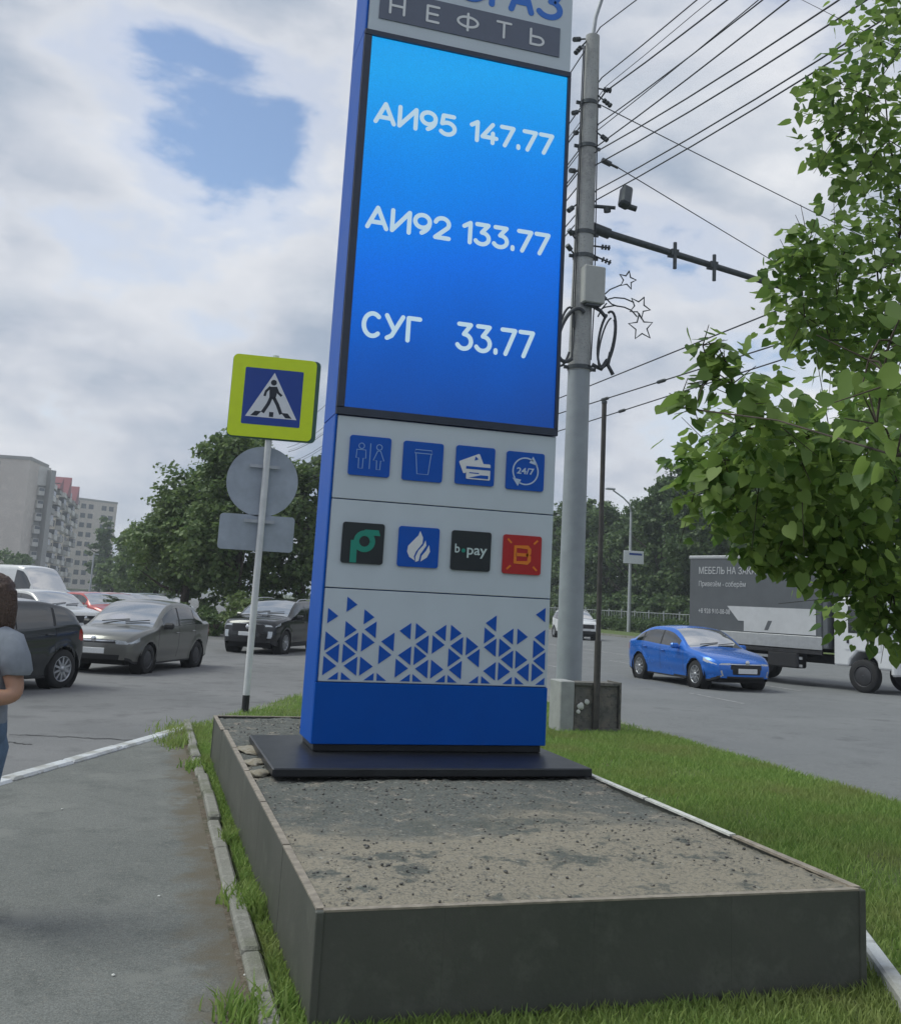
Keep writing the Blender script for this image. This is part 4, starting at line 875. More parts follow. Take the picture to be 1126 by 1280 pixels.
    def emit(nm, quads, m, sides=(1, -1), extra=None, parent=root, smooth=True):
        V = []; F_ = []; idx = {}
        for s in sides:
            for (j, i) in quads:
                q = []
                for a, c in ((j, i), (j, i+1), (j+1, i+1), (j+1, i)):
                    kx = (a, c, s if seg[a] != 'C' or a < nr-1 else 0)
                    if kx not in idx:
                        idx[kx] = len(V); p = G[a, c]; V.append((p[0], p[1]*s, p[2]))
                    q.append(idx[kx])
                q = list(dict.fromkeys(q))
                if len(q) > 2: F_.append(q if s > 0 else q[::-1])
        if extra:
            b0 = len(V); V.extend(extra[0]); F_.extend([[i+b0 for i in q] for q in extra[1]])
        me = bpy.data.meshes.new(nm); me.from_pydata(V, [], F_); me.polygons.foreach_set('use_smooth', [smooth]*len(F_)); me.update()
        return link_mesh(nm, me, m, parent)
    # end caps: front and rear fascia, classified by (y,z)
    caps = {}
    for end, ii, sgn in (('f', 0, 1), ('r', nx-1, -1)):
        cols = 18 if detail else 9; grid = []
        for a in range(nr):
            y1 = Yg[a, ii]; rowp = []
            for c in range(cols+1):
                yy = y1*(1-c/cols); zz_ = Zg[a, ii]; q = (yy/(Wd/2))**2
                bo = (bowf if end == 'f' else bowr)*q; zr_ = min(max((zz_-.25)/.6, 0), 1)
                ex = slf*(1.2*abs(zr_-.35))**2 if end == 'f' else S.get('tail_slope', .05)*zr_
                rowp.append((toX-(bo+ex), yy, zz_) if end == 'f' else (toX-(L-bo-ex), yy, zz_))
            grid.append(rowp)
        for a in range(nr-1):
            for c in range(cols):
                pts = [grid[a][c], grid[a][c+1], grid[a+1][c+1], grid[a+1][c]]; ym = sum(p[1] for p in pts)/4; zm = sum(p[2] for p in pts)/4; part = 'body'
                if end == 'f':
                    for (nm, y0, y1, z0, z1) in S.get('face', []):
                        if y0 <= ym <= y1 and z0 <= zm <= z1: part = nm
                else:
                    for (nm, y0, y1, z0, z1) in S.get('back', []):
                        if y0 <= ym <= y1 and z0 <= zm <= z1: part = nm
                for s in (1, -1):
                    pp = [(p[0], p[1]*s, p[2]) for p in pts]
                    fl = (s > 0) == (end == 'r')
                    caps.setdefault((part, s), []).append(pp if fl else pp[::-1])
    def cap_geo(part, sides):
        V = []; F_ = []; idx = {}
        for s in sides:
            for pp in caps.get((part, s), []):
                q = []
                for p in pp:
                    kx = tuple(round(c, 5) for c in p)
                    if kx not in idx: idx[kx] = len(V); V.append(p)
                    q.append(idx[kx])
                q = list(dict.fromkeys(q))
                if len(q) > 2: F_.append(q)
        return V, F_
    emit('body', P.get('body', []), pnt, extra=cap_geo('body', (1, -1)))
    for nm in ('windshield', 'rear_window'):
        if nm in P: emit(nm, P[nm], parts_m[nm])
    for nm in ['sill_cladding']+['door_seam%d' % k_ for k_ in range(len(doors))]:
        for s in (1, -1):
            if nm in P: emit(nm.rstrip('0123456789'), P[nm], parts_m[nm.rstrip('0123456789')], (s,))
    for s in (1, -1):
        for nm in ('front_door', 'rear_door'):
            if nm in P:
                d_ = emit('door', P[nm], pnt, (s,))
                if detail:
                    xh = (doors[1] if nm == 'front_door' else doors[-1])-.16; zh = float(belt(xh))-.10; yh = float(plan(xh))*Wd/2*1.0
                    q = MB(); q.box((toX-xh, s*(yh+.018), zh), (.17, .03, .028), bev=.008); q.build('handle', pnt, d_)
        for kx in [k for k in P if k.startswith('side_window')]:
            emit('side_window', P[kx], m_glass, (s,))
        for kx in [k for k in P if k.startswith('pillar')]: emit('pillar', P[kx], m_clad, (s,))
        if 'headlight' in P or ('headlight', s) in caps: emit('headlight', P.get('headlight', []), m_lamp, (s,), extra=cap_geo('headlight', (s,)))
        if 'tail_light' in P or ('tail_light', s) in caps: emit('tail_light', P.get('tail_light', []), m_tail, (s,), extra=cap_geo('tail_light', (s,)))
    for nm, m in (('grille', m_grille), ('lower_grille', m_grille), ('chrome_bar', m_chrome), ('fog_lamp', m_lamp), ('rear_glass', m_glass), ('bumper', m_clad)):
        if any(k[0] == nm for k in caps):
            mid = any(abs(p[1]) < .02 for k, v in caps.items() if k[0] == nm for pp in v for p in pp)
            for sides in (((1, -1),) if mid else ((1,), (-1,))):
                V, F_ = cap_geo(nm, sides); me = bpy.data.meshes.new(nm); me.from_pydata(V, [], F_); me.update(); link_mesh(nm, me, m, root, True)
    if detail and S.get('badge', True):
        zz_ = S.get('badge_z', .62); q = MB(); q.lathe([(.0, .012), (.05, .01), (.06, 0)], 16, Matrix.Translation((toX+.006-slf*(1.2*abs(min(max((zz_-.25)/.6, 0), 1)-.35))**2, 0, zz_)) @ Matrix.Rotation(pi/2, 4, 'Y')); q.build('badge', m_chrome, root)
    # plates
    zp = S.get('plate_z', .45); zr_ = min(max((zp-.25)/.6, 0), 1)
    q = MB(); q.box((toX+.006-slf*(1.2*abs(zr_-.35))**2, 0, zp), (.018, .52, .112), bev=.006); q.build('number_plate', m_numb, root)
    zp2 = S.get('rplate_z', .75); q = MB(); q.box((-toX-.006+S.get('tail_slope', .05)*min(max((zp2-.25)/.6, 0), 1), 0, zp2), (.018, .52, .112), bev=.006); q.build('number_plate', m_numb, root)
    # underbody and wheels
    q = MB(); q.box((0, 0, .40), (L-.5, Wd-.5, .42)); q.box((0, 0, .30), (L-1.0, Wd-.24, .16)); q.build('underbody', m_under, root)
    for wx in (wxf, wxr):
        for s in (1, -1):
            q = MB(); q.lathe([(ar+.02, -.02), (ar+.02, .22), (0, .22)], 24, Matrix.Translation((toX-wx, s*(Wd/2-.04), wr)) @ Matrix.Rotation(s*pi/2, 4, 'X')); q.build('wheel_housing', m_under, root)
    tm, rm = wheel_meshes(wr, .20, S.get('alloy', True))
    for wx in (wxf, wxr):
        for s in (1, -1):
            wo = bpy.data.objects.new('wheel', None); COL.objects.link(wo); wo.parent = root; wo.location = (toX-wx, s*(Wd/2-.12), wr); wo.rotation_euler = (0, random.uniform(0, 6), pi if s > 0 else 0)
            wo.empty_display_size = .1
            link_mesh('tyre', tm, m_tyre, wo); link_mesh('rim', rm, m_rim if S.get('alloy', True) else m_cap, wo)
    # mirrors
    if detail or S.get('mirrors', True):
        xm = S['mirror_x']; zm = float(belt(xm))+.07; ym = float(plan(xm))*Wd/2
        for s in (1, -1):
            q = MB(); Mm = Matrix.Rotation(s*.25, 4, 'Z'); q.box((toX-xm, s*(ym+.09), zm), (.13, .20, .13), M=Mm, bev=.035); q.box((toX-xm-.01, s*(ym-.02), zm-.05), (.06, .12, .04)); mo = q.build('mirror', S.get('mirror_mat', pnt), root)
    if detail:
        # wipers and cabin silhouettes
        q = MB(); x0 = ws0+.05; z0 = float(top(x0))+.02
        q.tube([(toX-x0, -.45, z0), (toX-x0-.10, .12, float(top(x0+.10))+.018)], .010, 6); q.tube([(toX-x0, .08, z0), (toX-x0-.10, .58, float(top(x0+.10))+.010)], .010, 6); q.build('wiper', m_clad, root)
    if S.get('rails'):
        for s in (1, -1):
            x0, x1 = S['rails']; pts = []
            for i in range(9):
                x = x0+(x1-x0)*i/8; hh_ = float(top(x))-float(min(belt(x), top(x)-.015)); y_ = float(plan(x))*Wd/2-.05-tum*hh_; pts.append((toX-x, s*(y_-.02), float(top(x))-.055+(.055 if 0 < i < 8 else 0)))
            q = MB(); q.tube(pts, .018, 8); q.build('roof_rail', m_chrome if S.get('rail_chrome') else m_clad, root)
    return root
PLAN = [(0, .80), (.12, .90), (.45, .97), (1.0, 1.0), (3.2, 1.0), (3.9, .965)]
def plan_for(L, f=.80, r=.86): return [(0, f), (.10, f+.085), (.4, .965), (.95, 1.0), (L-1.2, 1.0), (L-.45, .965), (L-.10, r+.055), (L, r)]
SEDAN = dict(L=4.57, W=1.80, top=[(0, .66), (.08, .72), (.30, .79), (.75, .88), (1.22, .955), (1.32, .985), (1.75, 1.23), (2.10, 1.38), (2.45, 1.435), (2.85, 1.44), (3.2, 1.40), (3.6, 1.27), (4.02, 1.075), (4.12, 1.05), (4.42, 1.03), (4.57, .97)],
    belt=[(0, .60), (.4, .72), (1.0, .83), (1.5, .875), (2.6, .91), (3.6, .965), (4.2, .96), (4.57, .90)], plan=plan_for(4.57, .78, .82), wheels=(.90, 3.60, .325), windshield=(1.30, 2.16), rearglass=(3.22, 4.06), sideglass=(1.62, 3.80), pillars=[2.52, 3.42], doors=[1.42, 2.52, 3.42],
    headlight=(0, .52, .60, .70), taillight=(0, .30, .74, .90), mirror_x=1.66, bow=(.26, .14), nose_slope=.10, plate_z=.47, badge_z=.66,
    face=[('headlight', .44, .92, .60, .70), ('grille', 0, .43, .50, .63), ('lower_grille', 0, .50, .24, .34), ('chrome_bar', .60, .64, .34, .47), ('chrome_bar', .64, .70, .30, .36), ('grille', 0, .38, .38, .52), ('chrome_bar', 0, .43, .615, .635)], back=[('tail_light', .45, .95, .74, .90)])
GRANTA = dict(L=4.26, W=1.70, top=[(0, .70), (.06, .77), (.25, .84), (.65, .905), (1.02, .955), (1.10, .985), (1.50, 1.25), (1.85, 1.42), (2.15, 1.49), (2.6, 1.50), (2.95, 1.46), (3.25, 1.34), (3.58, 1.14), (3.66, 1.10), (4.08, 1.08), (4.26, 1.0)],
    belt=[(0, .64), (.4, .76), (.95, .86), (1.5, .90), (2.6, .93), (3.5, .97), (4.0, .99), (4.26, .94)], plan=plan_for(4.26, .82, .84), wheels=(.82, 3.30, .30), windshield=(1.09, 1.92), rearglass=(3.0, 3.62), sideglass=(1.42, 3.48), pillars=[2.22, 3.02], doors=[1.22, 2.22, 3.08],
    headlight=(0, .34, .62, .78), taillight=(0, .25, .70, .98), mirror_x=1.45, bow=(.18, .12), nose_slope=.08, plate_z=.47, alloy=False, badge_z=.70, mirror_mat=m_clad, tumble=.26,
    face=[('headlight', .45, .9, .60, .76), ('grille', 0, .44, .62, .74), ('chrome_bar', 0, .42, .655, .685), ('lower_grille', 0, .55, .30, .40)], back=[('tail_light', .5, .95, .70, .98)])
SUV = dict(L=4.27, W=1.79, top=[(0, .88), (.06, .96), (.25, 1.02), (.7, 1.07), (1.05, 1.115), (1.15, 1.15), (1.55, 1.40), (1.9, 1.56), (2.2, 1.61), (2.8, 1.63), (3.4, 1.60), (3.75, 1.52), (4.05, 1.22), (4.18, 1.08), (4.27, .95)],
    belt=[(0, .80), (.4, .92), (1.0, 1.0), (1.6, 1.02), (2.6, 1.05), (3.4, 1.11), (4.0, 1.13), (4.27, .90)], plan=plan_for(4.27, .84, .86), wheels=(.86, 3.45, .345), windshield=(1.14, 1.98), rearglass=(3.78, 4.16), sideglass=(1.5, 3.85), pillars=[2.34, 3.2], doors=[1.30, 2.34, 3.22],
    bot=[(0, .34), (.25, .25), (.8, .23), (3.5, .23), (4.1, .30), (4.27, .40)], headlight=(0, .40, .80, .92), taillight=(0, .30, .88, 1.05), mirror_x=1.55, bow=(.18, .12), nose_slope=.05, plate_z=.58, rplate_z=.8, clad=.14, badge_z=.78, rails=(1.9, 3.7), rail_chrome=True, tumble=.26,
    face=[('headlight', .52, .95, .80, .92), ('grille', 0, .50, .62, .86), ('chrome_bar', 0, .5, .86, .885), ('lower_grille', 0, .6, .30, .50), ('fog_lamp', .62, .76, .48, .66)], back=[('tail_light', .5, .95, .88, 1.05)])
HATCH = dict(L=4.25, W=1.78, top=[(0, .70), (.06, .78), (.3, .88), (.8, .97), (1.08, 1.02), (1.18, 1.06), (1.6, 1.31), (1.95, 1.45), (2.3, 1.50), (2.9, 1.50), (3.4, 1.45), (3.75, 1.36), (4.05, 1.10), (4.2, .96), (4.25, .88)],
    belt=[(0, .64), (.4, .78), (1.0, .90), (1.6, .93), (2.6, .97), (3.4, 1.03), (3.9, 1.06), (4.25, .86)], plan=plan_for(4.25, .82, .86), wheels=(.88, 3.52, .325), windshield=(1.17, 2.0), rearglass=(3.78, 4.14), sideglass=(1.5, 3.86), pillars=[2.35, 3.22], doors=[1.32, 2.35, 3.26],
    headlight=(0, .42, .66, .80), taillight=(0, .32, .80, .98), mirror_x=1.55, bow=(.2, .16), nose_slope=.08, plate_z=.47, badge_z=.72,
    face=[('headlight', .48, .95, .66, .80), ('grille', 0, .44, .56, .70), ('lower_grille', 0, .55, .28, .42)], back=[('tail_light', .5, .95, .80, .98)])
VAN = dict(L=5.6, W=2.0, top=[(0, .98), (.08, 1.06), (.35, 1.20), (.75, 1.36), (.85, 1.42), (1.2, 1.85), (1.55, 2.25), (1.85, 2.45), (2.4, 2.52), (5.2, 2.52), (5.5, 2.48), (5.6, 2.35)],
    belt=[(0, .90), (.4, 1.08), (1.0, 1.22), (1.8, 1.28), (5.3, 1.30), (5.6, 1.28)], plan=plan_for(5.6, .84, .95), wheels=(.95, 4.45, .34), windshield=(.88, 1.80), rearglass=(9, 9.1), sideglass=(1.15, 2.25), pillars=[], doors=[1.15, 2.3, 3.4],
    headlight=(0, .40, .82, 1.02), taillight=(0, .12, .9, 1.4), mirror_x=1.25, bow=(.16, .04), nose_slope=.08, plate_z=.5, rplate_z=.8, tumble=.10,
    face=[('headlight', .55, .95, .80, 1.0), ('grille', 0, .5, .72, .92), ('lower_grille', 0, .7, .34, .5)], back=[('tail_light', .8, .98, .9, 1.4)])
def car_from_wheel(S, fw, head, side):
    """centre of a car whose front wheel (side +1: its left) touches the ground at fw"""
    hx, hy = Vector(head).normalized(); L = S['L']; lx_, ly_ = -hy, hx
    return (fw[0]-hx*(L/2-S['wheels'][0])-lx_*side*(S['W']/2-.12), fw[1]-hy*(L/2-S['wheels'][0])-ly_*side*(S['W']/2-.12))
gq = lambda u, v, z=ST_Z: onz(u, v, z)
Q1 = 'cars queueing in the side street'; Q2 = 'cars parked along the side street'
hd_ = (-.434, -.90); p = gq(178, 842)
make_car('sedan', GRANTA, paint('grey_green', (.15, .15, .138), .4, .32), car_from_wheel(GRANTA, p, hd_, 1), hd_, 'dark grey green saloon car with chrome grille bar behind the woman', 'car', Q1, z=ST_Z)
hd_ = (-.50, -.87); p = gq(352, 818)
make_car('suv', SUV, paint('black', (.012, .013, .015), .3, .25), car_from_wheel(SUV, p, hd_, 1), hd_, 'black compact suv with pale roof rails behind the crossing sign post', 'car', Q1, z=ST_Z)
hd_ = (-.60, -.80); p = gq(70, 860); pc = Vector((p.x, p.y))+Vector(hd_).normalized()*(HATCH['wheels'][1]-HATCH['wheels'][0])
make_car('hatchback', HATCH, paint('charcoal', (.032, .036, .040), .35, .22), car_from_wheel(HATCH, (pc.x, pc.y), hd_, 1), hd_, 'charcoal hatchback with alloy wheels and red tail light beside the woman', 'car', Q1, z=ST_Z)
hd_ = (.62, -.78); p = atd(82, 760, 33)
SILV = dict(SUV); SILV['top'] = [(a, c*.97) for a, c in SUV['top']]; SILV['rails'] = None
make_car('suv', SILV, paint('silver', (.55, .55, .54), .35, .3), (p.x-.6, p.y+.3), hd_, 'silver suv parked behind the charcoal hatchback', 'car', Q2, z=ST_Z-.05)
hd_ = (.05, -.998); p = onz(872, 860, RD_Z)
make_car('sedan', SEDAN, paint('blue', (.006, .14, .58), .3, .26), car_from_wheel(SEDAN, p, hd_, -1), hd_, 'bright blue saloon car driving on the main road', 'car', None, z=RD_Z)
WSUV = dict(SUV)
p = onz(749, 801, RD_Z)
make_car('suv', WSUV, paint('white', (.72, .73, .74), .0, .35), (p.x-.75, p.y+1.8), (-.10, -.99), 'white suv on the main road half hidden by the concrete pole', 'car', None, False, z=RD_Z)
# parked row in the side street
def park(u, D, S, pn, col, hd, lab, nm, met=.2):
    q = atd(u, 740, D); make_car(nm, S, paint(pn, col, met), (q.x, q.y), hd, lab, 'car', Q2, False, z=ST_Z-.05)
park(28, 47, VAN, 'van_white', (.62, .63, .64), (.70, -.71), 'white panel van with bluish windscreen standing below the flats', 'van', .0)
park(122, 43, HATCH, 'red', (.40, .045, .04), (.55, -.83), 'red hatchback parked behind the silver suv', 'hatchback')
park(146, 47, GRANTA, 'rust_red', (.36, .09, .06), (.5, -.86), 'orange red saloon parked beside the red hatchback', 'sedan')
park(166, 49, GRANTA, 'pale_silver', (.55, .56, .57), (.5, -.86), 'pale silver saloon parked between orange red saloon and grey car', 'sedan')
park(190, 54, HATCH, 'light_blue_grey', (.36, .42, .46), (.45, -.89), 'light blue grey hatchback in the parked row', 'hatchback')
park(212, 60, GRANTA, 'mid_grey', (.20, .21, .22), (.4, -.91), 'mid grey saloon at the far end of the parked row', 'sedan')
park(70, 56, GRANTA, 'off_white', (.62, .62, .60), (.6, -.8), 'off white saloon parked between the van and the red hatchback', 'sedan')

# ------------------------------------------------------------------ truck
hv = Vector((.33, -.944)).normalized(); rr_ = atd(860, 790, 30.6)
rt_ = Vector((hv.y, -hv.x)); tl_ = Vector((rr_.x, rr_.y))+hv*2.6-rt_*1.12
tk = empty('box_truck', (tl_.x, tl_.y, RD_Z), atan2(hv.y, hv.x), 'grey curtain sided box truck with a white cab on the main road', 'truck')
m_cab = paint('cab_white', (.66, .67, .68), .0, .4); m_tgrey = mat('tarpaulin_grey', (.095, .104, .112), .6, var=.1, scale=2.5, bump=.15, bscale=5); m_tlight = mat('tarpaulin_pale', (.50, .51, .52), .6, var=.08, scale=3)
m_frm = mat('truck_frame', (.03, .03, .032), .6, .2); m_alu = mat('aluminium_board', (.45, .46, .46), .45, .5, var=.1)
bb = MB(); bb.box((-.30, 0, 2.20), (4.60, 2.22, 2.36), bev=.03); bb.build('cargo_box', m_tgrey, tk)
bb = MB(); bb.box((-.30, 0, 3.41), (4.64, 2.26, .10), bev=.02); bb.build('roof_rail', m_alu, tk)
for s in (1, -1):
    bb = MB(); bb.box((-.30, s*1.125, 1.14), (4.62, .03, .34), bev=.01); bb.build('drop_side', m_alu, tk)
    bb = MB(); bb.box((-.30, s*1.10, .90), (4.6, .06, .10)); bb.build('bed_rail', m_frm, tk)
    bb = MB(); bb.box((2.10, s*1.00, 2.16), (.16, .24, 2.30), bev=.02); bb.build('front_post', m_tgrey, tk)
MS = Matrix.Translation((-2.6, -1.118, 0)) @ FRONT
def tp_(fn, nm, m, par=tk): q = MB(); fn(q); return q.build(nm, m, par)
tp_(lambda q: q.prism([(1.45, 2.02), (4.42, 2.02), (4.42, 1.34), (2.05, 1.34), (2.05, 1.62), (1.85, 1.62)], .0, .006, MS), 'pale_print', m_tlight)
tp_(lambda q: q.prism([(2.75, 1.40), (2.88, 1.40), (3.02, 1.66), (2.88, 1.66)], .0062, .008, MS), 'dark_stripe', m_tgrey)
m_prt = mat('truck_print', (.50, .51, .52), .6, var=0)
for s, x0, x1, z0, z1 in (('МЕБЕЛЬ НА ЗАКАЗ', .38, 2.60, 2.92, 3.13), ('Привезём - соберём', .38, 2.10, 2.52, 2.72), ('+8 928 910-08-08', .38, 1.55, 1.78, 1.92)):
    link_mesh('print_lettering', text_mesh(s, (x0, x1, z0, z1), MS, .0, .004, .0), m_prt, tk)
bb = MB(); bb.box((.6, 0, .72), (6.2, .96, .22)); bb.box((-1.2, 0, .75), (.12, .9, .15)); bb.box((.9, 0, .75), (.12, .9, .15)); bb.build('chassis', m_frm, tk)
bb = MB(); bb.box((.75, -.92, .66), (1.0, .42, .42), bev=.04); bb.build('fuel_tank', m_frm, tk)
for z in (.52, .72):
    bb = MB(); bb.box((.15, -1.06, z), (2.4, .03, .07)); bb.build('side_guard', m_alu, tk)
# cab: profile extruded across, with windows inset
cabp = [(2.28, .62), (2.28, 2.28), (2.42, 2.36), (3.05, 2.38), (3.30, 2.30), (3.78, 1.38), (3.92, 1.22), (3.96, .60), (3.55, .60), (3.52, .78), (3.30, 1.00), (2.98, 1.00), (2.76, .78), (2.72, .62)]
MC = Matrix(((1, 0, 0, 0), (0, 0, -1, 0), (0, 1, 0, 0), (0, 0, 0, 1)))
bb = MB(); bb.prism(cabp, -1.02, 1.02, MC); cabo = bb.build('cab', m_cab, tk)
cabo.modifiers.new('bevel', 'BEVEL').width = .05; cabo.modifiers['bevel'].segments = 2; cabo.modifiers['bevel'].limit_method = 'ANGLE'
for s in (1, -1):
    M_ = Matrix.Translation((0, -1.021 if s > 0 else 1.021, 0)) @ (FRONT if s > 0 else Matrix(((1, 0, 0, 0), (0, 0, 1, 0), (0, 1, 0, 0), (0, 0, 0, 1))))
    dr = tp_(lambda q: q.prism([(2.62, 1.04), (2.62, 2.24), (3.12, 2.24), (3.26, 2.16), (3.64, 1.42), (3.64, 1.04)], .0, .012, M_), 'door', m_cab)
    tp_(lambda q: q.prism([(2.72, 1.46), (2.72, 2.14), (3.10, 2.14), (3.22, 2.06), (3.50, 1.46)], .0125, .016, M_), 'side_window', m_glass, dr)
    tp_(lambda q: q.prism([(2.68, 1.20), (2.68, 1.36), (2.74, 1.36), (2.74, 1.20)], .0125, .03, M_), 'handle', m_frm, dr)
    q = MB(); q.tube([(3.55, -s*1.0, 2.0), (3.72, -s*1.22, 2.02), (3.72, -s*1.22, 1.5)], .018, 6); q.box((3.72, -s*1.24, 1.78), (.07, .20, .46), bev=.02); q.build('mirror', m_frm, tk)
    q = MB(); q.box((3.93, -s*.72, .98), (.08, .42, .20), bev=.03); q.build('headlight', m_lamp, tk)
    q = MB(); q.box((3.965, -s*.85, .62), (.05, .16, .12), bev=.02); q.build('fog_lamp', m_lamp, tk)
MW = Matrix.Translation((3.56, 0, 1.86)) @ Matrix.Rotation(-atan2(.48, .92), 4, 'Y')
bb = MB(); bb.box((0, 0, 0), (.02, 1.80, .86), M=Matrix.Rotation(-atan2(.48, .92), 4, 'Y')); o = bb.build('windshield', m_wind, tk); o.location = (3.565, 0, 1.86)
bb = MB(); bb.box((3.955, 0, .98), (.03, .95, .16), bev=.01); bb.build('grille', m_grille, tk)
bb = MB(); bb.box((3.97, 0, .64), (.16, 2.08, .36), bev=.05); bmp = bb.build('bumper', m_cab, tk)
bb = MB(); bb.box((4.055, 0, .60), (.02, .54, .12)); bb.build('number_plate', m_numb, bmp)
tm, rm = wheel_meshes(.41, .24, False)
for wx in (3.13, -1.25):
    for s in (1, -1):
        wo = bpy.data.objects.new('wheel', None); COL.objects.link(wo); wo.parent = tk; wo.location = (wx, s*.92, .41); wo.rotation_euler = (0, 0, pi if s > 0 else 0); wo.empty_display_size = .1
        link_mesh('tyre', tm, m_tyre, wo); link_mesh('rim', rm, m_cap, wo)
for s in (1, -1):
    bb = MB(); bb.box((-1.25, s*.95, .93), (1.05, .30, .05)); bb.box((-1.80, s*.95, .66), (.04, .30, .50)); bb.build('mudguard', m_frm, tk)

# ------------------------------------------------------------------ blocks of flats
m_bw = mix_mat('flats_panel', (.58, .53, .48), [(.12, .4, .6, (.52, .475, .43), 4), (.8, .5, .65, (.62, .565, .51), 4)], rough=.9, bump=0)
m_bw2 = mix_mat('flats_grey', (.36, .355, .34), [(.2, .4, .6, (.32, .32, .31), 4)], rough=.9, bump=0)
m_bw3 = mix_mat('flats_cream', (.68, .60, .50), [(.15, .4, .6, (.61, .54, .46), 4)], rough=.9, bump=0)
m_bwin = mat('flats_glass', (.10, .11, .12), .25, var=.3, scale=.5); m_bred = mat('flats_red_roof', (.20, .05, .06), .7, var=.1, scale=1); m_bbal = mat('balcony_white', (.55, .54, .51), .7, var=.15, scale=.6)
def bld(name, u0, d0, u1, d1, H, depth, m, lab):
    p0 = atd(u0, 730, d0); p1 = atd(u1, 730, d1); v = Vector((p1.x-p0.x, p1.y-p0.y)); Lb = v.length
    r = empty(name, (p0.x, p0.y, -.2), atan2(v.y, v.x), lab, 'building', 'blocks of flats beyond the side street')
    bb = MB(); bb.box((Lb/2, depth/2, H/2), (Lb, depth, H)); bb.build('wall', m, r); return r, Lb
def bpart(r, nm, m, x0, x1, z0, z1, y0=-.12, y1=.0, par=None):
    bb = MB(); bb.box(((x0+x1)/2, (y0+y1)/2, (z0+z1)/2), (x1-x0, y1-y0, z1-z0)); return bb.build(nm, m, par or r)
# blank gabled slab with a loggia stack
r, Lb = bld('slab_block', -70, 214, 19, 216, 27.2, 14, m_bw, 'tall plain beige end wall of a block of flats')
bpart(r, 'parapet', m_bw2, -.1, Lb+.1, 27.2, 27.9, -.15, 14.1)
for i in range(9):
    for x in (2.5, 6.5): w_ = bpart(r, 'window', m_bwin, x, x+1.4, 1.4+i*2.95, 2.9+i*2.95, -.05, .02)
r, Lb = bld('stair_block', 19, 221, 44, 226, 26.0, 12, m_bw2, 'grey stepped block of flats with a white loggia stack beside the plain end wall')
bpart(r, 'pale_top', m_bbal, -.05, Lb+.1, 22.6, 26.8, -.5, 12)
for i in range(8): bpart(r, 'window', m_bwin, Lb*.12, Lb*.26, 1.2+i*2.8, 2.7+i*2.8, -.05, .02)
bpart(r, 'side_fin', m_bw2, Lb-.9, Lb+.4, 0, 26.2, -1.8, 6)
for i in range(8):
    lo = bpart(r, 'balcony', m_bbal, Lb*.42, Lb*.72, .8+i*2.8, 2.5+i*2.8, -1.1, 0)
    bpart(r, 'pane', m_bwin, Lb*.44, Lb*.70, 1.75+i*2.8, 2.4+i*2.8, -1.14, -1.1, lo)
r, Lb = bld('balcony_block', 44, 228, 84, 296, 25.0, 12, m_bw3, 'cream block of flats with stacked balconies and small red gables')
nc = 6
for c in range(nc):
    x0 = Lb*(c+.10)/nc; x1 = Lb*(c+.62)/nc
    for i in range(9):
        if (c*7+i*3) % 11 != 0:
            lo = bpart(r, 'balcony', m_bbal if (c+i) % 3 else m_bw2, x0, x1, .6+i*2.75, 1.75+i*2.75, -1.4, 0)
            if (c+i) % 2: bpart(r, 'pane', m_bwin, x0+.1, x1-.1, 1.8+i*2.75, 3.0+i*2.75, -1.3, -.05, lo)
        bpart(r, 'window', m_bwin, x1+1.0, x1+3.4, 1.3+i*2.75, 2.8+i*2.75, -.06, .02)
    for i in range(9): bpart(r, 'window', m_bwin, x0+.3, x1-.3, 1.8+i*2.75, 3.0+i*2.75, -.05, .02)
for x, hh_, k in ((Lb*.14, 3.2, 0), (Lb*.40, 5.2, 1), (Lb*.72, 5.0, 2)):
    bb = MB(); bb.prism([(0, 0), (9, 0), (7.6, hh_)], -1.5, 6, Matrix.Translation((x, 0, 25.0 - 1.6)) @ Matrix(((1, 0, 0, 0), (0, 0, 1, 0), (0, 1, 0, 0), (0, 0, 0, 1)))); bb.build('red_gable', m_bred, r)
r, Lb = bld('end_block', 84, 318, 136, 330, 27.6, 13, m_bw, 'pale far block of flats with paired windows behind the poplar')
bpart(r, 'parapet', m_bw2, -.1, Lb+.1, 27.6, 28.2, -.12, 13)
for i in range(9):
    for x in (Lb*.12, Lb*.30, Lb*.62, Lb*.80): bpart(r, 'window', m_bwin, x, x+1.7, 1.4+i*2.95, 2.9+i*2.95, -.06, .02)

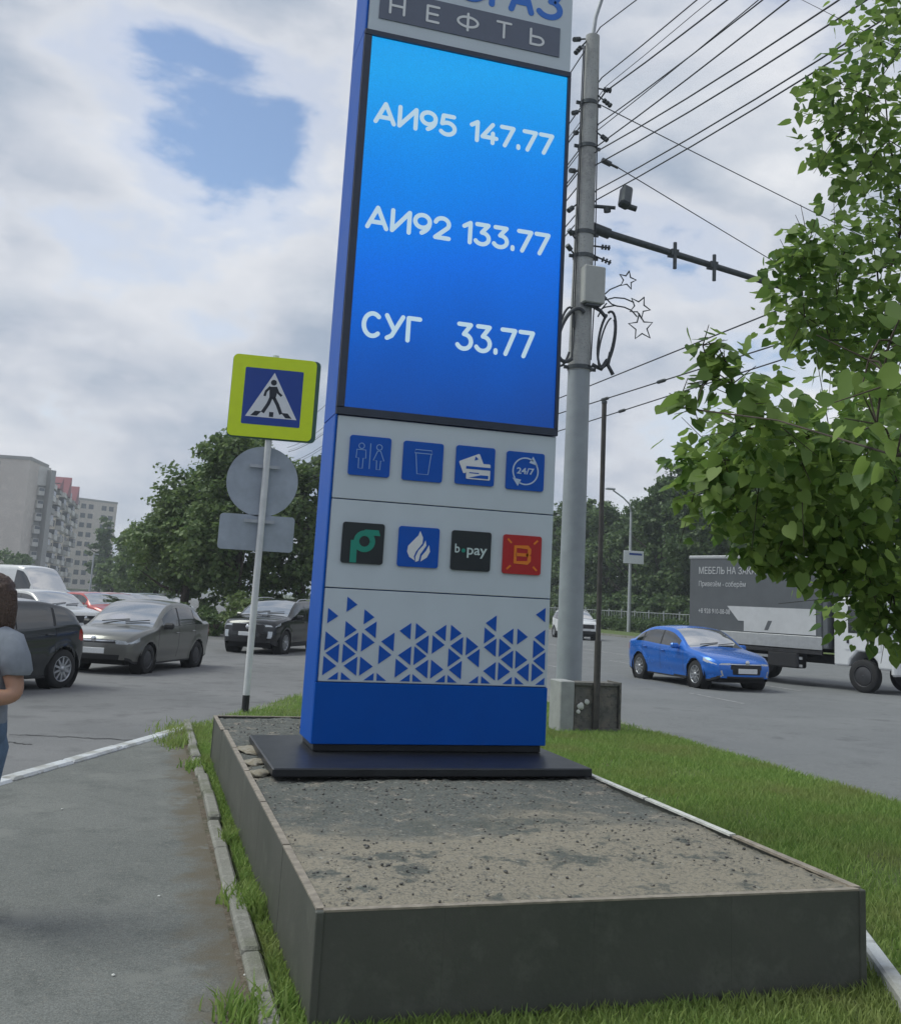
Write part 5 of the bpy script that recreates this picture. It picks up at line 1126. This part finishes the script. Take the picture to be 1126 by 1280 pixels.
# ------------------------------------------------------------------ trees
m_bark = mix_mat('bark', (.085, .07, .055), [(4, .45, .6, (.05, .042, .035), 6)], rough=.95, bump=.6, bscale=25)
m_lf_dk = leaf_mat('foliage_dark', (.055, .105, .036), (.14, .205, .07), .38); m_lf_md = leaf_mat('foliage_mid', (.075, .135, .042), (.18, .25, .085), .38); m_lf_lt = leaf_mat('foliage_light', (.11, .175, .055), (.21, .27, .10), .38)
def crown_mesh(name, blobs, n, size, seed, clump=.22):
    """leaf quads in clumps spread through the ellipsoid blobs (cx,cy,cz,rx,ry,rz)"""
    g = np.random.default_rng(seed); Cs = []
    vol = np.array([b_[3]*b_[4]*b_[5] for b_ in blobs])**.67; vol /= vol.sum(); nc_ = max(20, n//55)
    for b_, f_ in zip(blobs, vol):
        k = max(3, int(nc_*f_)); d = g.normal(size=(k, 3)); d /= np.linalg.norm(d, axis=1)[:, None]; rad = g.uniform(.35, 1.0, k)**.45
        Cs.append(np.array(b_[:3])+d*rad[:, None]*np.array(b_[3:]))
    Cs = np.concatenate(Cs); ci = g.integers(0, len(Cs), n); cs = g.uniform(.6, 1.5, len(Cs))*clump*np.mean([b_[3] for b_ in blobs])
    off = g.normal(size=(n, 3))*np.array([1, 1, .62]); P_ = Cs[ci]+off*cs[ci][:, None]*.75
    nrm = g.normal(size=(n, 3))*.8+np.array([0, 0, .7])+off*.35; nrm /= np.linalg.norm(nrm, axis=1)[:, None]
    t_ = np.cross(nrm, g.normal(size=(n, 3))); t_ /= np.linalg.norm(t_, axis=1)[:, None]; bt = np.cross(nrm, t_); s = size*g.uniform(.55, 1.25, n)[:, None]
    V = np.stack([P_-t_*s*.5, P_+bt*s*.36-nrm*s*.08, P_+t_*s*.55, P_-bt*s*.36-nrm*s*.08], 1).reshape(-1, 3)
    return np_mesh(name, V, np.arange(4*n).reshape(n, 4))
def trunk_mb(h, r, limbs, seed, top=None):
    g = random.Random(seed); b_ = MB(); th = top or h*.72
    pts = [(g.uniform(-.05, .05)*i, g.uniform(-.05, .05)*i, th*i/5-.1) for i in range(6)]; b_.tube(pts, [r*1.25, r, r*.85, r*.66, r*.45, r*.2], 10)
    for i in range(limbs):
        z0 = th*g.uniform(.28, .8); a = g.uniform(0, 2*pi); l = h*g.uniform(.16, .30); p0_ = Vector((0, 0, z0)); p1_ = p0_+Vector((cos(a)*l, sin(a)*l, l*g.uniform(.35, .9))); mid = p0_.lerp(p1_, .5)+Vector((0, 0, -.08*l))
        b_.tube([p0_, mid, p1_], [r*.42, r*.28, r*.08], 7)
    return b_
def tree(name, loc, h, crown, trunk, m, lab, grp, rz=0., sc=1., sz=None):
    r = empty(name, loc, rz, lab, 'tree', grp); r.scale = (sc, sc, sz or sc)
    link_mesh('trunk', trunk, m_bark, r)
    c = link_mesh('crown', crown, None, r)
    if not crown.materials: crown.materials.append(m)
    return r
def blobset(h, r, seed, z0=.22, n=9):
    g = random.Random(seed); out_ = [(0, 0, h*(z0+1)/2, r*.75, r*.75, h*(1-z0)/2*.9)]
    for i in range(n):
        a = 2*pi*i/n*1.6+g.uniform(-.4, .4); k = g.uniform(.3, .75); z = h*(z0+.1+(1-z0-.2)*((i+.5)/n)); kk = 1-abs((z/h-.5))*.9
        out_.append((cos(a)*r*k*kk, sin(a)*r*k*kk, z, r*g.uniform(.34, .52), r*g.uniform(.34, .52), h*g.uniform(.10, .16)))
    return out_
GT = 'trees beside the side street'
for k, (u, D, h, r, n, lab) in enumerate(((232, 47, 7.6, 2.6, 15000, 'dark green leafy tree between the flats and the crossing sign'), (296, 44, 9.3, 2.9, 19000, 'tallest dark green tree directly behind the crossing sign'), (378, 46, 8.2, 2.8, 15000, 'dark green tree half hidden behind the price pylon'), (196, 62, 7.2, 2.4, 9000, 'smaller green tree at the far end of the parked cars'))):
    p = atd(u, 740, D); tree('street_tree', (p.x, p.y, -.2), h, crown_mesh('crown', blobset(h, r, 40+k, .13, 10), n, .24, 60+k), trunk_mb(h, .2, 9, k).mesh('trunk'), m_lf_md, lab, GT, k*1.3)
for k, (u, D, h, r, lab) in enumerate(((158, 120, 6.5, 3.2, 'low light green tree in the distance beside the poplar'), (140, 135, 5.5, 2.8, 'small distant round tree at the foot of the poplar'), (174, 100, 7.5, 3.0, 'distant mid green tree at the edge of the dark trees'))):
    p = atd(u, 740, D); tree('distant_tree', (p.x, p.y, -.2), h, crown_mesh('crown', blobset(h, r, 70+k, .1, 7), 3500, .5, 80+k), trunk_mb(h, .2, 5, k).mesh('trunk'), m_lf_md, lab, GT, k)
# poplar
p = atd(124, 735, 180); h = 13.6
pb = [(0, 0, h*.5, 2.0, 2.0, h*.42), (0, 0, h*.82, 1.2, 1.2, h*.17), (.3, 0, h*.3, 2.4, 2.4, h*.25), (2.9, 0, h*.33, .8, .8, h*.20), (-.9, .3, h*.45, 1.6, 1.6, h*.3)]
tree('poplar_tree', (p.x, p.y, -.2), h, crown_mesh('crown', pb, 6500, .55, 91), trunk_mb(h, .25, 4, 3).mesh('trunk'), m_lf_dk, 'dark columnar poplar standing in front of the far flats', GT)
# shrubs
for k, (u, v, D, rx, h, m, n, lab) in enumerate(((8, 735, 150, 4.5, 6.2, m_lf_dk, 4000, 'dark shrub mass below the plain end wall'), (30, 735, 148, 2.6, 3.6, m_lf_dk, 2500, 'lower dark shrub in front of the loggia stack'), (316, 745, 39, 1.25, 1.85, m_lf_lt, 5000, 'light green rounded bush under the dark trees'), (270, 745, 41, 1.0, 1.1, m_lf_dk, 3500, 'dark green bush behind the bonnet of the black suv'), (252, 745, 44, 1.1, 1.2, m_lf_dk, 3500, 'dark green bush behind the grey green saloon'))):
    p = atd(u, v, D); r = empty('shrub', (p.x, p.y, -.2), 0, lab, 'shrub', 'shrubs by the side street')
    link_mesh('foliage', crown_mesh('foliage', blobset(h, rx, 120+k, .05, 7), n, .13 if D < 60 else .45, 130+k), m, r)
    b_ = MB()
    for i in range(5): a = i*1.3; b_.tube([(0, 0, -.1), (cos(a)*.2*rx, sin(a)*.2*rx, h*.4), (cos(a)*.5*rx, sin(a)*.5*rx, h*.75)], [.05, .035, .012], 6)
    b_.build('stems', m_bark, r)
# woodland edge across the main road
protoc = [crown_mesh('crown', blobset(14, 4.2, 200+k, .04, 12), 13000, .40, 210+k, .2) for k in range(3)]
prott = [trunk_mb(14, .26, 8, 300+k).mesh('trunk') for k in range(3)]
for c_ in protoc: c_.materials.append(m_lf_dk)
gF = random.Random(5); y = 34.; k = 0; kinds = ('tall dark broadleaf tree of the woodland edge with a domed crown', 'tall dark broadleaf tree of the woodland edge with a ragged crown', 'tall dark broadleaf tree of the woodland edge with a lopsided crown')
for row, xo in ((0, 44.0), (1, 50.0)):
    y = 30.+row*3
    while y < 165:
        i = k % 3; hs = gF.uniform(.86, 1.06)*(1.06 if row else 1.0)
        tree('woodland_tree', (xo+gF.uniform(-1.2, 1.2), y, -.2), 14, protoc[i], prott[i], m_lf_dk, kinds[i], 'trees of the woodland edge', gF.uniform(0, 6.28), gF.uniform(.88, 1.1), hs); k += 1; y += gF.uniform(5.2, 7.4)*(1+.4*row)
hm = crown_mesh('foliage', [(0, i*.9-3.2, .55, .55, .75, .55) for i in range(8)], 5200, .16, 400, .35); hm.materials.append(m_lf_dk)
um = crown_mesh('foliage', [(0, i*1.4-3.6, 1.6, 1.2, 1.3, 1.7) for i in range(6)], 5200, .32, 401, .3); um.materials.append(m_lf_dk)
for i in range(12):
    r = empty('hedge', (36.4, 44+i*7.0, 0), 0, 'low clipped green hedge along the far verge', 'hedge', 'hedge sections on the far verge'); link_mesh('foliage', hm, None, r)
    b_ = MB(); [b_.tube([(0, j*.9-3.2, -.05), (.05, j*.9-3.1, .6)], .03, 5) for j in range(8)]; o = b_.build('stems', m_bark, r); o['kind'] = 'stuff'
for i in range(15):
    r = empty('undergrowth', (40.6, 36+i*8.2, -.1), 0, 'tall dark undergrowth shrub behind the roadside fence', 'shrub', 'undergrowth at the woodland edge'); link_mesh('foliage', um, None, r)
    b_ = MB(); [b_.tube([(0, j*1.4-3.6, -.05), (.1, j*1.4-3.3, 1.7)], .035, 5) for j in range(6)]; o = b_.build('stems', m_bark, r); o['kind'] = 'stuff'
# fence
fc = empty('roadside_fence', (38, 40, 0), 0, 'pale metal railing fence between the far verge and the woodland', 'fence'); m_fen = mat('fence_paint', (.34, .36, .37), .6, var=.1)
pm = MB(); pm.box((0, 0, .85), (.09, .09, 1.75)); pm = pm.mesh('post'); rm_ = MB(); rm_.box((0, 1.25, 0), (.045, 2.42, .05)); rm_ = rm_.mesh('rail'); bm_ = MB(); bm_.box((0, 0, .85), (.03, .03, 1.45)); bm_ = bm_.mesh('bar')
for i in range(34):
    link_mesh('post', pm, m_fen, fc, loc=(0, i*2.5, 0))
    for z in (.25, 1.55): link_mesh('rail', rm_, m_fen, fc, loc=(0, i*2.5, z))
    if i < 30:
        for j in range(1, 5): link_mesh('bar', bm_, m_fen, fc, loc=(0, i*2.5+j*.5, 0))
# far street lamp with a sign plate
p = atd(786, 764, 80); fl = empty('street_lamp', (p.x, p.y, 0), 0, 'slim grey street lamp with a white plate standing on the far verge', 'street lamp')
bb = MB(); bb.tube([(0, 0, -.1), (0, 0, 4), (-.05, 0, 9.3)], [.16, .13, .09], 12); bb.build('column', m_galv, fl)
bb = MB(); bb.tube([(-.05, 0, 9.2), (-.25, -.1, 9.9), (-.9, -.3, 10.35), (-1.9, -.6, 10.8)], .06, 8); ar_ = bb.build('arm', m_galv, fl)
bb = MB(); bb.box((-2.2, -.7, 10.9), (.8, .3, .16), bev=.05); bb.build('lamp_head', m_galv, ar_)
bb = MB(); bb.box((.2, -.16, 5.75), (1.75, .05, 1.0), bev=.02); pl_ = bb.build('sign_plate', m_white, fl)
bb = MB(); bb.box((.35, -.19, 6.0), (1.1, .012, .16)); bb.build('sign_print', m_sblue, pl_)
# slim pole by the poplar
p = atd(113, 735, 120); sp2 = empty('slim_pole', (p.x, p.y, -.2), 0, 'slim pale lamp pole standing in front of the poplar', 'street lamp')
bb = MB(); bb.tube([(0, 0, 0), (0, 0, 5.2)], [.13, .09], 8); bb.build('column', m_galv, sp2); bb = MB(); bb.box((.25, 0, 5.25), (.6, .2, .12)); bb.build('lamp_head', m_galv, sp2)

# ------------------------------------------------------------------ near lime tree whose boughs hang into view
m_lime = leaf_mat('lime_leaf', (.085, .165, .036), (.26, .37, .09), .5, .5)
def leaf_shape(cup=.10):
    L_ = [(0, 0), (.35, 0), (.70, 0), (1.08, 0)]; U = [(-.13, .20), (.06, .42), (.34, .47), (.64, .34), (.88, .14)]
    V = [(x, 0, -.02-cup*.3*x) for x, _ in L_]+[(x, y, cup*y-.10*x*x) for x, y in U]+[(x, -y, cup*y-.10*x*x) for x, y in U]
    F_ = []
    for o, fl in ((4, False), (9, True)):
        for q in ((0, o, o+1), (0, o+1, 1), (1, o+1, o+2), (1, o+2, o+3, 2), (2, o+3, o+4), (2, o+4, 3)):
            q = list(q); q = q[:3] if len(q) == 3 else q; F_.append(q[::-1] if not fl else q)
    return np.array(V), F_
LV, LF = leaf_shape(); LF3 = []
for q in LF: LF3 += [q] if len(q) == 3 else [[q[0], q[1], q[2]], [q[0], q[2], q[3]]]
LF3 = np.array(LF3); LV[:, 0] -= .0
lime = empty('lime_tree', (5.35, 4.9, 0), 0, 'lime tree whose leafy boughs hang over the lawn beside the road', 'tree')
LO = np.array([5.35, 4.9, 0.])
# clusters: pixel, distance from the viewer (leaf size tells it), spread in metres across and in depth, leaves
CL = [(1118, 18, 4.6, .16, 60), (1100, 48, 4.7, .12, 36), (1085, 120, 4.5, .22, 130), (1035, 112, 4.4, .10, 44), (1060, 150, 4.6, .17, 95), (1110, 175, 4.8, .24, 150), (1080, 215, 4.6, .13, 60), (1122, 235, 4.9, .16, 70), (1126, 285, 4.9, .12, 40),
      (1010, 305, 4.2, .11, 55), (1000, 345, 4.2, .13, 75), (1055, 315, 4.4, .13, 60), (1095, 330, 4.6, .24, 160), (1045, 375, 4.5, .26, 200), (1100, 395, 4.8, .26, 180), (1005, 395, 4.3, .10, 42), (1035, 425, 4.4, .13, 60), (1085, 435, 4.6, .16, 80), (990, 330, 4.2, .07, 22),
      (878, 432, 3.0, .045, 9), (905, 450, 3.0, .05, 12), (893, 440, 3.0, .04, 7), (850, 498, 2.9, .045, 8), (868, 512, 2.9, .05, 10), (885, 475, 3.0, .05, 9), (915, 480, 3.0, .06, 14), (940, 505, 3.05, .09, 32), (970, 530, 3.2, .12, 55), (930, 535, 3.2, .11, 50),
      (905, 575, 3.6, .13, 80), (875, 590, 3.8, .12, 65), (900, 620, 3.9, .14, 70), (950, 590, 3.6, .18, 130), (1000, 575, 3.5, .18, 120), (1000, 630, 3.8, .22, 190), (960, 650, 4.0, .16, 110), (948, 676, 4.1, .09, 46), (988, 676, 4.1, .12, 80), (1030, 668, 4.0, .16, 140), (958, 700, 4.0, .05, 18), (1002, 712, 3.9, .05, 20), (1040, 560, 3.7, .2, 140),
      (1060, 620, 3.9, .26, 220), (1100, 660, 4.0, .24, 200), (1080, 700, 4.0, .15, 110), (1115, 740, 4.0, .17, 120), (1098, 768, 4.0, .08, 34), (1122, 795, 4.0, .08, 34), (1090, 560, 3.4, .18, 110), (1120, 600, 3.8, .2, 120), (1125, 500, 4.2, .14, 70), (1090, 510, 3.9, .07, 24), (1048, 722, 3.9, .06, 20), (1092, 745, 4.4, .2, 90), (1010, 545, 3.4, .09, 45),
      (1085, 450, 2.0, .05, 7), (1112, 480, 1.95, .06, 9), (1095, 530, 2.0, .06, 9), (1120, 570, 2.0, .06, 9), (1112, 425, 2.0, .05, 5),
      (1200, 100, 5.0, .45, 300), (1200, 350, 5.0, .45, 320), (1210, 600, 4.4, .4, 320), (1300, 250, 5.2, .6, 350), (1300, 500, 5.0, .6, 350), (1180, 720, 4.3, .25, 160), (1300, -80, 5.6, .7, 350), (1180, -60, 5.2, .4, 260)]
gL = np.random.default_rng(77); Pos = []; Siz = []; Dis = []; Up_ = []
for (u, v, D, r, n) in CL:
    n = int(n*1.45) if D > 2.2 else n; c = np.array(atd(u, v, D)); k = gL.normal(size=(n, 3)); k /= np.linalg.norm(k, axis=1)[:, None]; k *= (gL.uniform(0, 1, n)**.4)[:, None]*r*1.35*np.array([.9, 1.3, .9])*gL.uniform(.75, 1.25, (n, 1)); Pos.append(c+k); Siz.append(.022+.040*gL.uniform(0, 1, n)**.8); Dis.append(np.full(n, D)); Up_.append(k/r)
Pos = np.concatenate(Pos); Siz = np.concatenate(Siz); Dis = np.concatenate(Dis); Out = np.concatenate(Up_); nL = len(Pos)
nr_ = gL.normal(size=(nL, 3))*.55+np.array([-.15, -.25, .75])+Out*.25; nr_ /= np.linalg.norm(nr_, axis=1)[:, None]
dr_ = Out*.6+gL.normal(size=(nL, 3))*.55+np.array([-.2, -.1, -.55]); dr_ -= nr_*(dr_*nr_).sum(1)[:, None]; dr_ /= np.linalg.norm(dr_, axis=1)[:, None]; sd_ = np.cross(nr_, dr_)
score = Siz/Dis; big = np.argsort(-score)[:280]; isbig = np.zeros(nL, bool); isbig[big] = True
rest = np.where(~isbig)[0]; q = LV[None]*Siz[rest][:, None, None]
V = Pos[rest][:, None]+q[:, :, :1]*dr_[rest][:, None]+q[:, :, 1:2]*sd_[rest][:, None]+q[:, :, 2:]*nr_[rest][:, None]-LO
F = (LF3[None]+(np.arange(len(rest))*len(LV))[:, None, None]).reshape(-1, 3)
lc = link_mesh('crown', np_mesh('crown', V.reshape(-1, 3), F), m_lime, lime, True); lc['kind'] = 'stuff'
lme = np_mesh('leaf', LV, LF3); lme.materials.append(m_lime); lme.polygons.foreach_set('use_smooth', [True]*len(lme.polygons))
for i in big:
    o = bpy.data.objects.new('leaf', lme); COL.objects.link(o); o.parent = lime
    M_ = Matrix.Identity(4)
    for a in range(3): M_[a][0] = dr_[i][a]*Siz[i]; M_[a][1] = sd_[i][a]*Siz[i]; M_[a][2] = nr_[i][a]*Siz[i]; M_[a][3] = Pos[i][a]-LO[a]
    o.matrix_local = M_
bb = MB(); bb.tube([(0, 0, -.1), (.03, .02, 1.2), (-.02, .05, 2.6), (.05, 0, 4.2), (0, 0, 5.6)], [.17, .14, .12, .08, .04], 14); bb.build('trunk', m_bark, lime)
hubs = [np.array(atd(u, v, D))-LO for u, v, D in ((1290, 120, 5.0), (1280, 360, 5.0), (1290, 560, 4.5), (1290, 680, 4.4))]
for h_ in hubs:
    z0 = max(1.1, h_[2]-.9); bb = MB(); s0 = Vector((0, 0.02, z0)); e_ = Vector(h_); bb.tube([s0, s0.lerp(e_, .5)+Vector((0, 0, .12)), e_], [.06, .045, .028], 9); bb.build('bough', m_bark, lime)
bb = MB(); nodes_ = [np.array(h_) for h_ in hubs]; wid = [.016]*4
cen = sorted([(np.array(atd(u, v, D))-LO, r) for (u, v, D, r, n) in CL], key=lambda q_: min(np.linalg.norm(q_[0]-h_) for h_ in hubs))
for c, r in cen:
    j = min(range(len(nodes_)), key=lambda a: np.linalg.norm(nodes_[a]-c)); p_ = Vector(nodes_[j]); q_ = Vector(c); w0 = wid[j]
    bb.tube([p_, p_.lerp(q_, .5)+Vector((0, 0, .02)), q_], [w0, w0*.85, max(w0*.7, .0025)], 5); nodes_.append(c); wid.append(max(w0*.7, .0025))
    for k in range(4):
        e_ = q_+Vector(gL.normal(size=3)*r*.8); bb.tube([q_, e_], [.0022, .0010], 4)
tw = bb.build('twigs', m_bark, lime); tw['kind'] = 'stuff'

# ------------------------------------------------------------------ woman walking on the path
def skin_mesh(name, nodes, edges, levels=2):
    """nodes: {id: (x,y,z,rx,ry)}; grows one continuous surface"""
    ids = list(nodes); me = bpy.data.meshes.new(name); me.from_pydata([nodes[i][:3] for i in ids], [(ids.index(a), ids.index(b_)) for a, b_ in edges], [])
    ob = bpy.data.objects.new(name, me); COL.objects.link(ob); sk = ob.modifiers.new('skin', 'SKIN'); sk.use_smooth_shade = True
    lay = me.skin_vertices[0].data
    for i, k in enumerate(ids): lay[i].radius = [r_*(1.22 if r_ > .02 else 1.0) for r_ in nodes[k][3:5]]; lay[i].use_root = (k == ids[0])
    sb = ob.modifiers.new('sub', 'SUBSURF'); sb.levels = levels; sb.render_levels = levels
    dg = bpy.context.evaluated_depsgraph_get(); out_ = bpy.data.meshes.new_from_object(ob.evaluated_get(dg)); bpy.data.objects.remove(ob, do_unlink=True); out_.materials.clear()
    out_.polygons.foreach_set('use_smooth', [True]*len(out_.polygons)); return out_
m_skin = mat('skin', (.44, .25, .17), .5, var=.08, scale=14); m_skin.node_tree.nodes['Principled BSDF'].inputs['Subsurface Weight'].default_value = .1
m_shirt = mat('grey_jersey', (.23, .255, .295), .9, var=.08, scale=30, bump=.25, bscale=14); m_denim = mat('denim', (.10, .155, .235), .9, var=.22, scale=18, bump=.3, bscale=200); m_hair = mat('brown_hair', (.075, .045, .032), .5, var=.35, scale=40, bump=.6, bscale=90); m_shoe = mat('white_shoe', (.55, .55, .54), .6)
wp = atd(-7, 724, 5.25); face = Vector((-.70, -.71)).normalized()
wo = empty('person', (wp.x, wp.y, 0), atan2(face.y, face.x), 'woman in a grey t-shirt and denim shorts on the path with her arm bent', 'person')
# body frame: +x forward, +y her left, z up; 1.63 m tall
Nd = {'pelvis': (0, 0, .90, .085, .105), 'waist': (0, 0, 1.03, .080, .100), 'chest': (0, 0, 1.20, .088, .115), 'neckbase': (-.015, 0, 1.345, .058, .075), 'neck': (-.01, 0, 1.41, .05, .052), 'jaw': (.025, 0, 1.465, .062, .055), 'head': (.012, 0, 1.53, .088, .074), 'crown': (0, 0, 1.585, .066, .058)}
Ed = [('pelvis', 'waist'), ('waist', 'chest'), ('chest', 'neckbase'), ('neckbase', 'neck'), ('neck', 'jaw'), ('jaw', 'head'), ('head', 'crown')]
for s, t_ in ((1, 'l'), (-1, 'r')):
    Nd.update({'hip'+t_: (0, s*.09, .82, .070, .068), 'knee'+t_: (.02, s*.10, .47, .058, .058), 'calf'+t_: (-.015, s*.10, .34, .052, .050), 'ankle'+t_: (-.02, s*.10, .085, .034, .032), 'ball'+t_: (.11, s*.11, .035, .034, .040), 'toe'+t_: (.17, s*.115, .028, .022, .034)})
    Ed += [('pelvis', 'hip'+t_), ('hip'+t_, 'knee'+t_), ('knee'+t_, 'calf'+t_), ('calf'+t_, 'ankle'+t_), ('ankle'+t_, 'ball'+t_), ('ball'+t_, 'toe'+t_)]
    hx = .27 if s > 0 else .25; wy = s*.09 if s > 0 else s*.12
    Nd.update({'sho'+t_: (-.01, s*.155, 1.305, .044, .044), 'elb'+t_: (-.03, s*.235, 1.055, .040, .040), 'fore'+t_: (.06, s*.205, 1.05, .039, .039), 'wri'+t_: (.20, s*.135, 1.065, .025, .023), 'palm'+t_: (hx, wy, 1.075, .018, .034)})
    Ed += [('neckbase', 'sho'+t_), ('sho'+t_, 'elb'+t_), ('elb'+t_, 'fore'+t_), ('fore'+t_, 'wri'+t_), ('wri'+t_, 'palm'+t_)]
    for k, (dy, ln) in enumerate(((-.026, .062), (-.009, .07), (.009, .066), (.024, .052))):
        a = 'f%d%s' % (k, t_); Nd[a+'0'] = (hx+.045, wy-s*.02+s*dy, 1.080, .0088, .0088); Nd[a+'1'] = (hx+.045+ln*.5, wy-s*.03+s*dy, 1.083, .008, .008); Nd[a+'2'] = (hx+.045+ln*.72, wy-s*.055+s*dy, 1.07, .007, .007)
        Ed += [('palm'+t_, a+'0'), (a+'0', a+'1'), (a+'1', a+'2')]
    Nd['th0'+t_] = (hx+.005, wy-s*.042, 1.095, .010, .010); Nd['th1'+t_] = (hx+.045, wy-s*.058, 1.105, .009, .009); Ed += [('palm'+t_, 'th0'+t_), ('th0'+t_, 'th1'+t_)]
bm_e = skin_mesh('body', Nd, Ed, 2)
for v in bm_e.vertices:                                  # nose, brow and eye hollows on the front of the head
    x, y, z = v.co
    if x > .05 and 1.43 < z < 1.60:
        v.co.x += .022*math.exp(-((y/.012)**2+((z-1.503)/.022)**2))-.010*math.exp(-(((abs(y)-.03)/.014)**2+((z-1.527)/.012)**2))+.006*math.exp(-((y/.02)**2+((z-1.468)/.008)**2))
body = link_mesh('body', bm_e, m_skin, wo)
m_eye = mat('eye', (.05, .035, .025), .2, var=0); m_lip = mat('lips', (.36, .13, .11), .5, var=0)
for s in (1, -1):
    b2 = bmesh.new(); bmesh.ops.create_uvsphere(b2, u_segments=10, v_segments=8, radius=.011); me = bpy.data.meshes.new('eye'); b2.to_mesh(me); b2.free(); o = link_mesh('eye', me, m_eye, wo, True); o.location = (.082, s*.030, 1.527)
    bb = MB(); bb.tube([(-.0, s*.078, 1.545), (-.012, s*.088, 1.535), (-.01, s*.088, 1.512), (0, s*.08, 1.50)], [.008, .012, .011, .006], 8); bb.build('ear', m_skin, wo)
bb = MB(); bb.tube([(.083, -.022, 1.470), (.089, 0, 1.471), (.083, .022, 1.470)], [.003, .006, .003], 8); bb.build('lips', m_lip, wo)
# hair: shell over the skull and a lock falling to the shoulder
b2 = bmesh.new(); bmesh.ops.create_icosphere(b2, subdivisions=4, radius=1); gh = random.Random(3)
for v in b2.verts:
    n_ = v.co.copy(); v.co = Vector((n_.x*.108-.012, n_.y*.094, n_.z*.112+1.535))
    if n_.z < -.05: v.co.z -= (-.05-n_.z)*.13; v.co.x -= .02*(-n_.z)
    if n_.x > .35 and n_.z < .42: v.co.x -= (n_.x-.35)*.10*min(1, (.42-n_.z)*4)
    v.co += n_*.006*sin(38*atan2(n_.y, n_.x))+Vector((0, 0, gh.uniform(-.002, .002)))
bmesh.ops.delete(b2, geom=[f for f in b2.faces if (lambda c: c.x > .045 and c.z < 1.57)(f.calc_center_median())], context='FACES')
me = bpy.data.meshes.new('hair'); b2.to_mesh(me); b2.free(); link_mesh('hair', me, m_hair, wo, True)
bb = MB()
for i in range(26):
    a = radians(60+i*240/25); y_, x_ = sin(a)*.092, cos(a)*.10-.012
    bb.tube([(x_*.95, y_*.95, 1.56), (x_*1.05, y_*1.06, 1.48), (x_*1.02-.006, y_*1.04, 1.40), (x_*.92-.012, y_*.96, 1.31+.025*sin(i*2.1))], [.016, .018, .015, .005], 6)
o = bb.build('hair_locks', m_hair, wo); o['kind'] = 'stuff'
# clothes
b_ = MB()
def ring_loft(q, rings, n=22):
    vs = [(cx+rx*cos(2*pi*k/n)*(1+.03*sin(5*k+i)), cy+ry*sin(2*pi*k/n), z) for i, (cx, cy, z, rx, ry) in enumerate(rings) for k in range(n)]
    q.add(vs, [(i*n+k, i*n+(k+1) % n, (i+1)*n+(k+1) % n, (i+1)*n+k) for i in range(len(rings)-1) for k in range(n)], True)
ring_loft(b_, [(0, 0, .835, .128, .168), (0, 0, .84, .136, .176), (0, 0, .95, .129, .166), (0, 0, 1.05, .122, .155), (.005, 0, 1.18, .131, .166), (0, 0, 1.27, .128, .186), (-.008, 0, 1.32, .110, .188), (-.012, 0, 1.355, .090, .150), (-.014, 0, 1.385, .074, .092), (-.014, 0, 1.395, .066, .076)])
for s in (1, -1): b_.tube([(-.008, s*.10, 1.325), (-.012, s*.165, 1.305), (-.020, s*.205, 1.235), (-.027, s*.226, 1.165), (-.027, s*.226, 1.160)], [.066, .074, .073, .072, .060], 18, caps=False)
b_.build('t_shirt', m_shirt, wo)
b_ = MB()
ring_loft(b_, [(0, 0, .99, .122, .150), (0, 0, .95, .130, .162), (0, 0, .88, .134, .178), (0, 0, .80, .125, .180), (0, 0, .77, .07, .12)])
for s in (1, -1): ring_loft(b_, [(0, s*.085, .86, .10, .085), (0, s*.092, .80, .118, .092), (.01, s*.096, .70, .108, .092), (.018, s*.098, .60, .102, .090), (.018, s*.098, .575, .103, .091), (.018, s*.098, .578, .085, .075)])
b_.build('denim_shorts', m_denim, wo)
for s in (1, -1):
    b2 = bmesh.new(); bmesh.ops.create_uvsphere(b2, u_segments=16, v_segments=10, radius=1)
    for v in b2.verts: v.co = Vector((v.co.x*.135+.055+.0, v.co.y*.052+s*.108, max(v.co.z, -.55)*.058*(1.2 if v.co.x < 0 else .85)+.036))
    me = bpy.data.meshes.new('shoe'); b2.to_mesh(me); b2.free(); link_mesh('shoe', me, m_shoe, wo, True)
# phone in her hands: a thing of its own
bb = MB(); bb.box((0, 0, 0), (.15, .075, .010), bev=.004); ph = bb.build('phone', mat('phone_case', (.03, .03, .033), .3)); q = face*.335; ph.location = (wp.x+q.x, wp.y+q.y, 1.103); ph.rotation_euler = (0, -.25, atan2(face.y, face.x)); tag(ph, 'dark mobile phone held in the woman\'s hands', 'phone')
bb = MB(); bb.box((0, 0, .0052), (.138, .066, .001)); bb.build('screen', m_glass, ph)

# ------------------------------------------------------------------ haze: one closed box of thin even air round the whole place
mh = bpy.data.materials.new('haze'); mh.use_nodes = True; t = mh.node_tree; t.nodes.remove(t.nodes['Principled BSDF'])
pv = t.nodes.new('ShaderNodeVolumePrincipled'); pv.inputs['Color'].default_value = (.86, .92, 1, 1); pv.inputs['Density'].default_value = .0008; pv.inputs['Anisotropy'].default_value = .2
t.links.new(pv.outputs[0], t.nodes['Material Output'].inputs['Volume'])
b_ = MB(); b_.box((0, 0, 15.9), (5100, 5100, 34.4)); hz_ = b_.build('haze', mh); tag(hz_, 'thin pale summer haze', 'haze', kind='stuff')
scn.cycles.volume_bounces = 0; scn.cycles.max_bounces = 4; scn.cycles.diffuse_bounces = 3; scn.cycles.glossy_bounces = 2; scn.cycles.transmission_bounces = 3
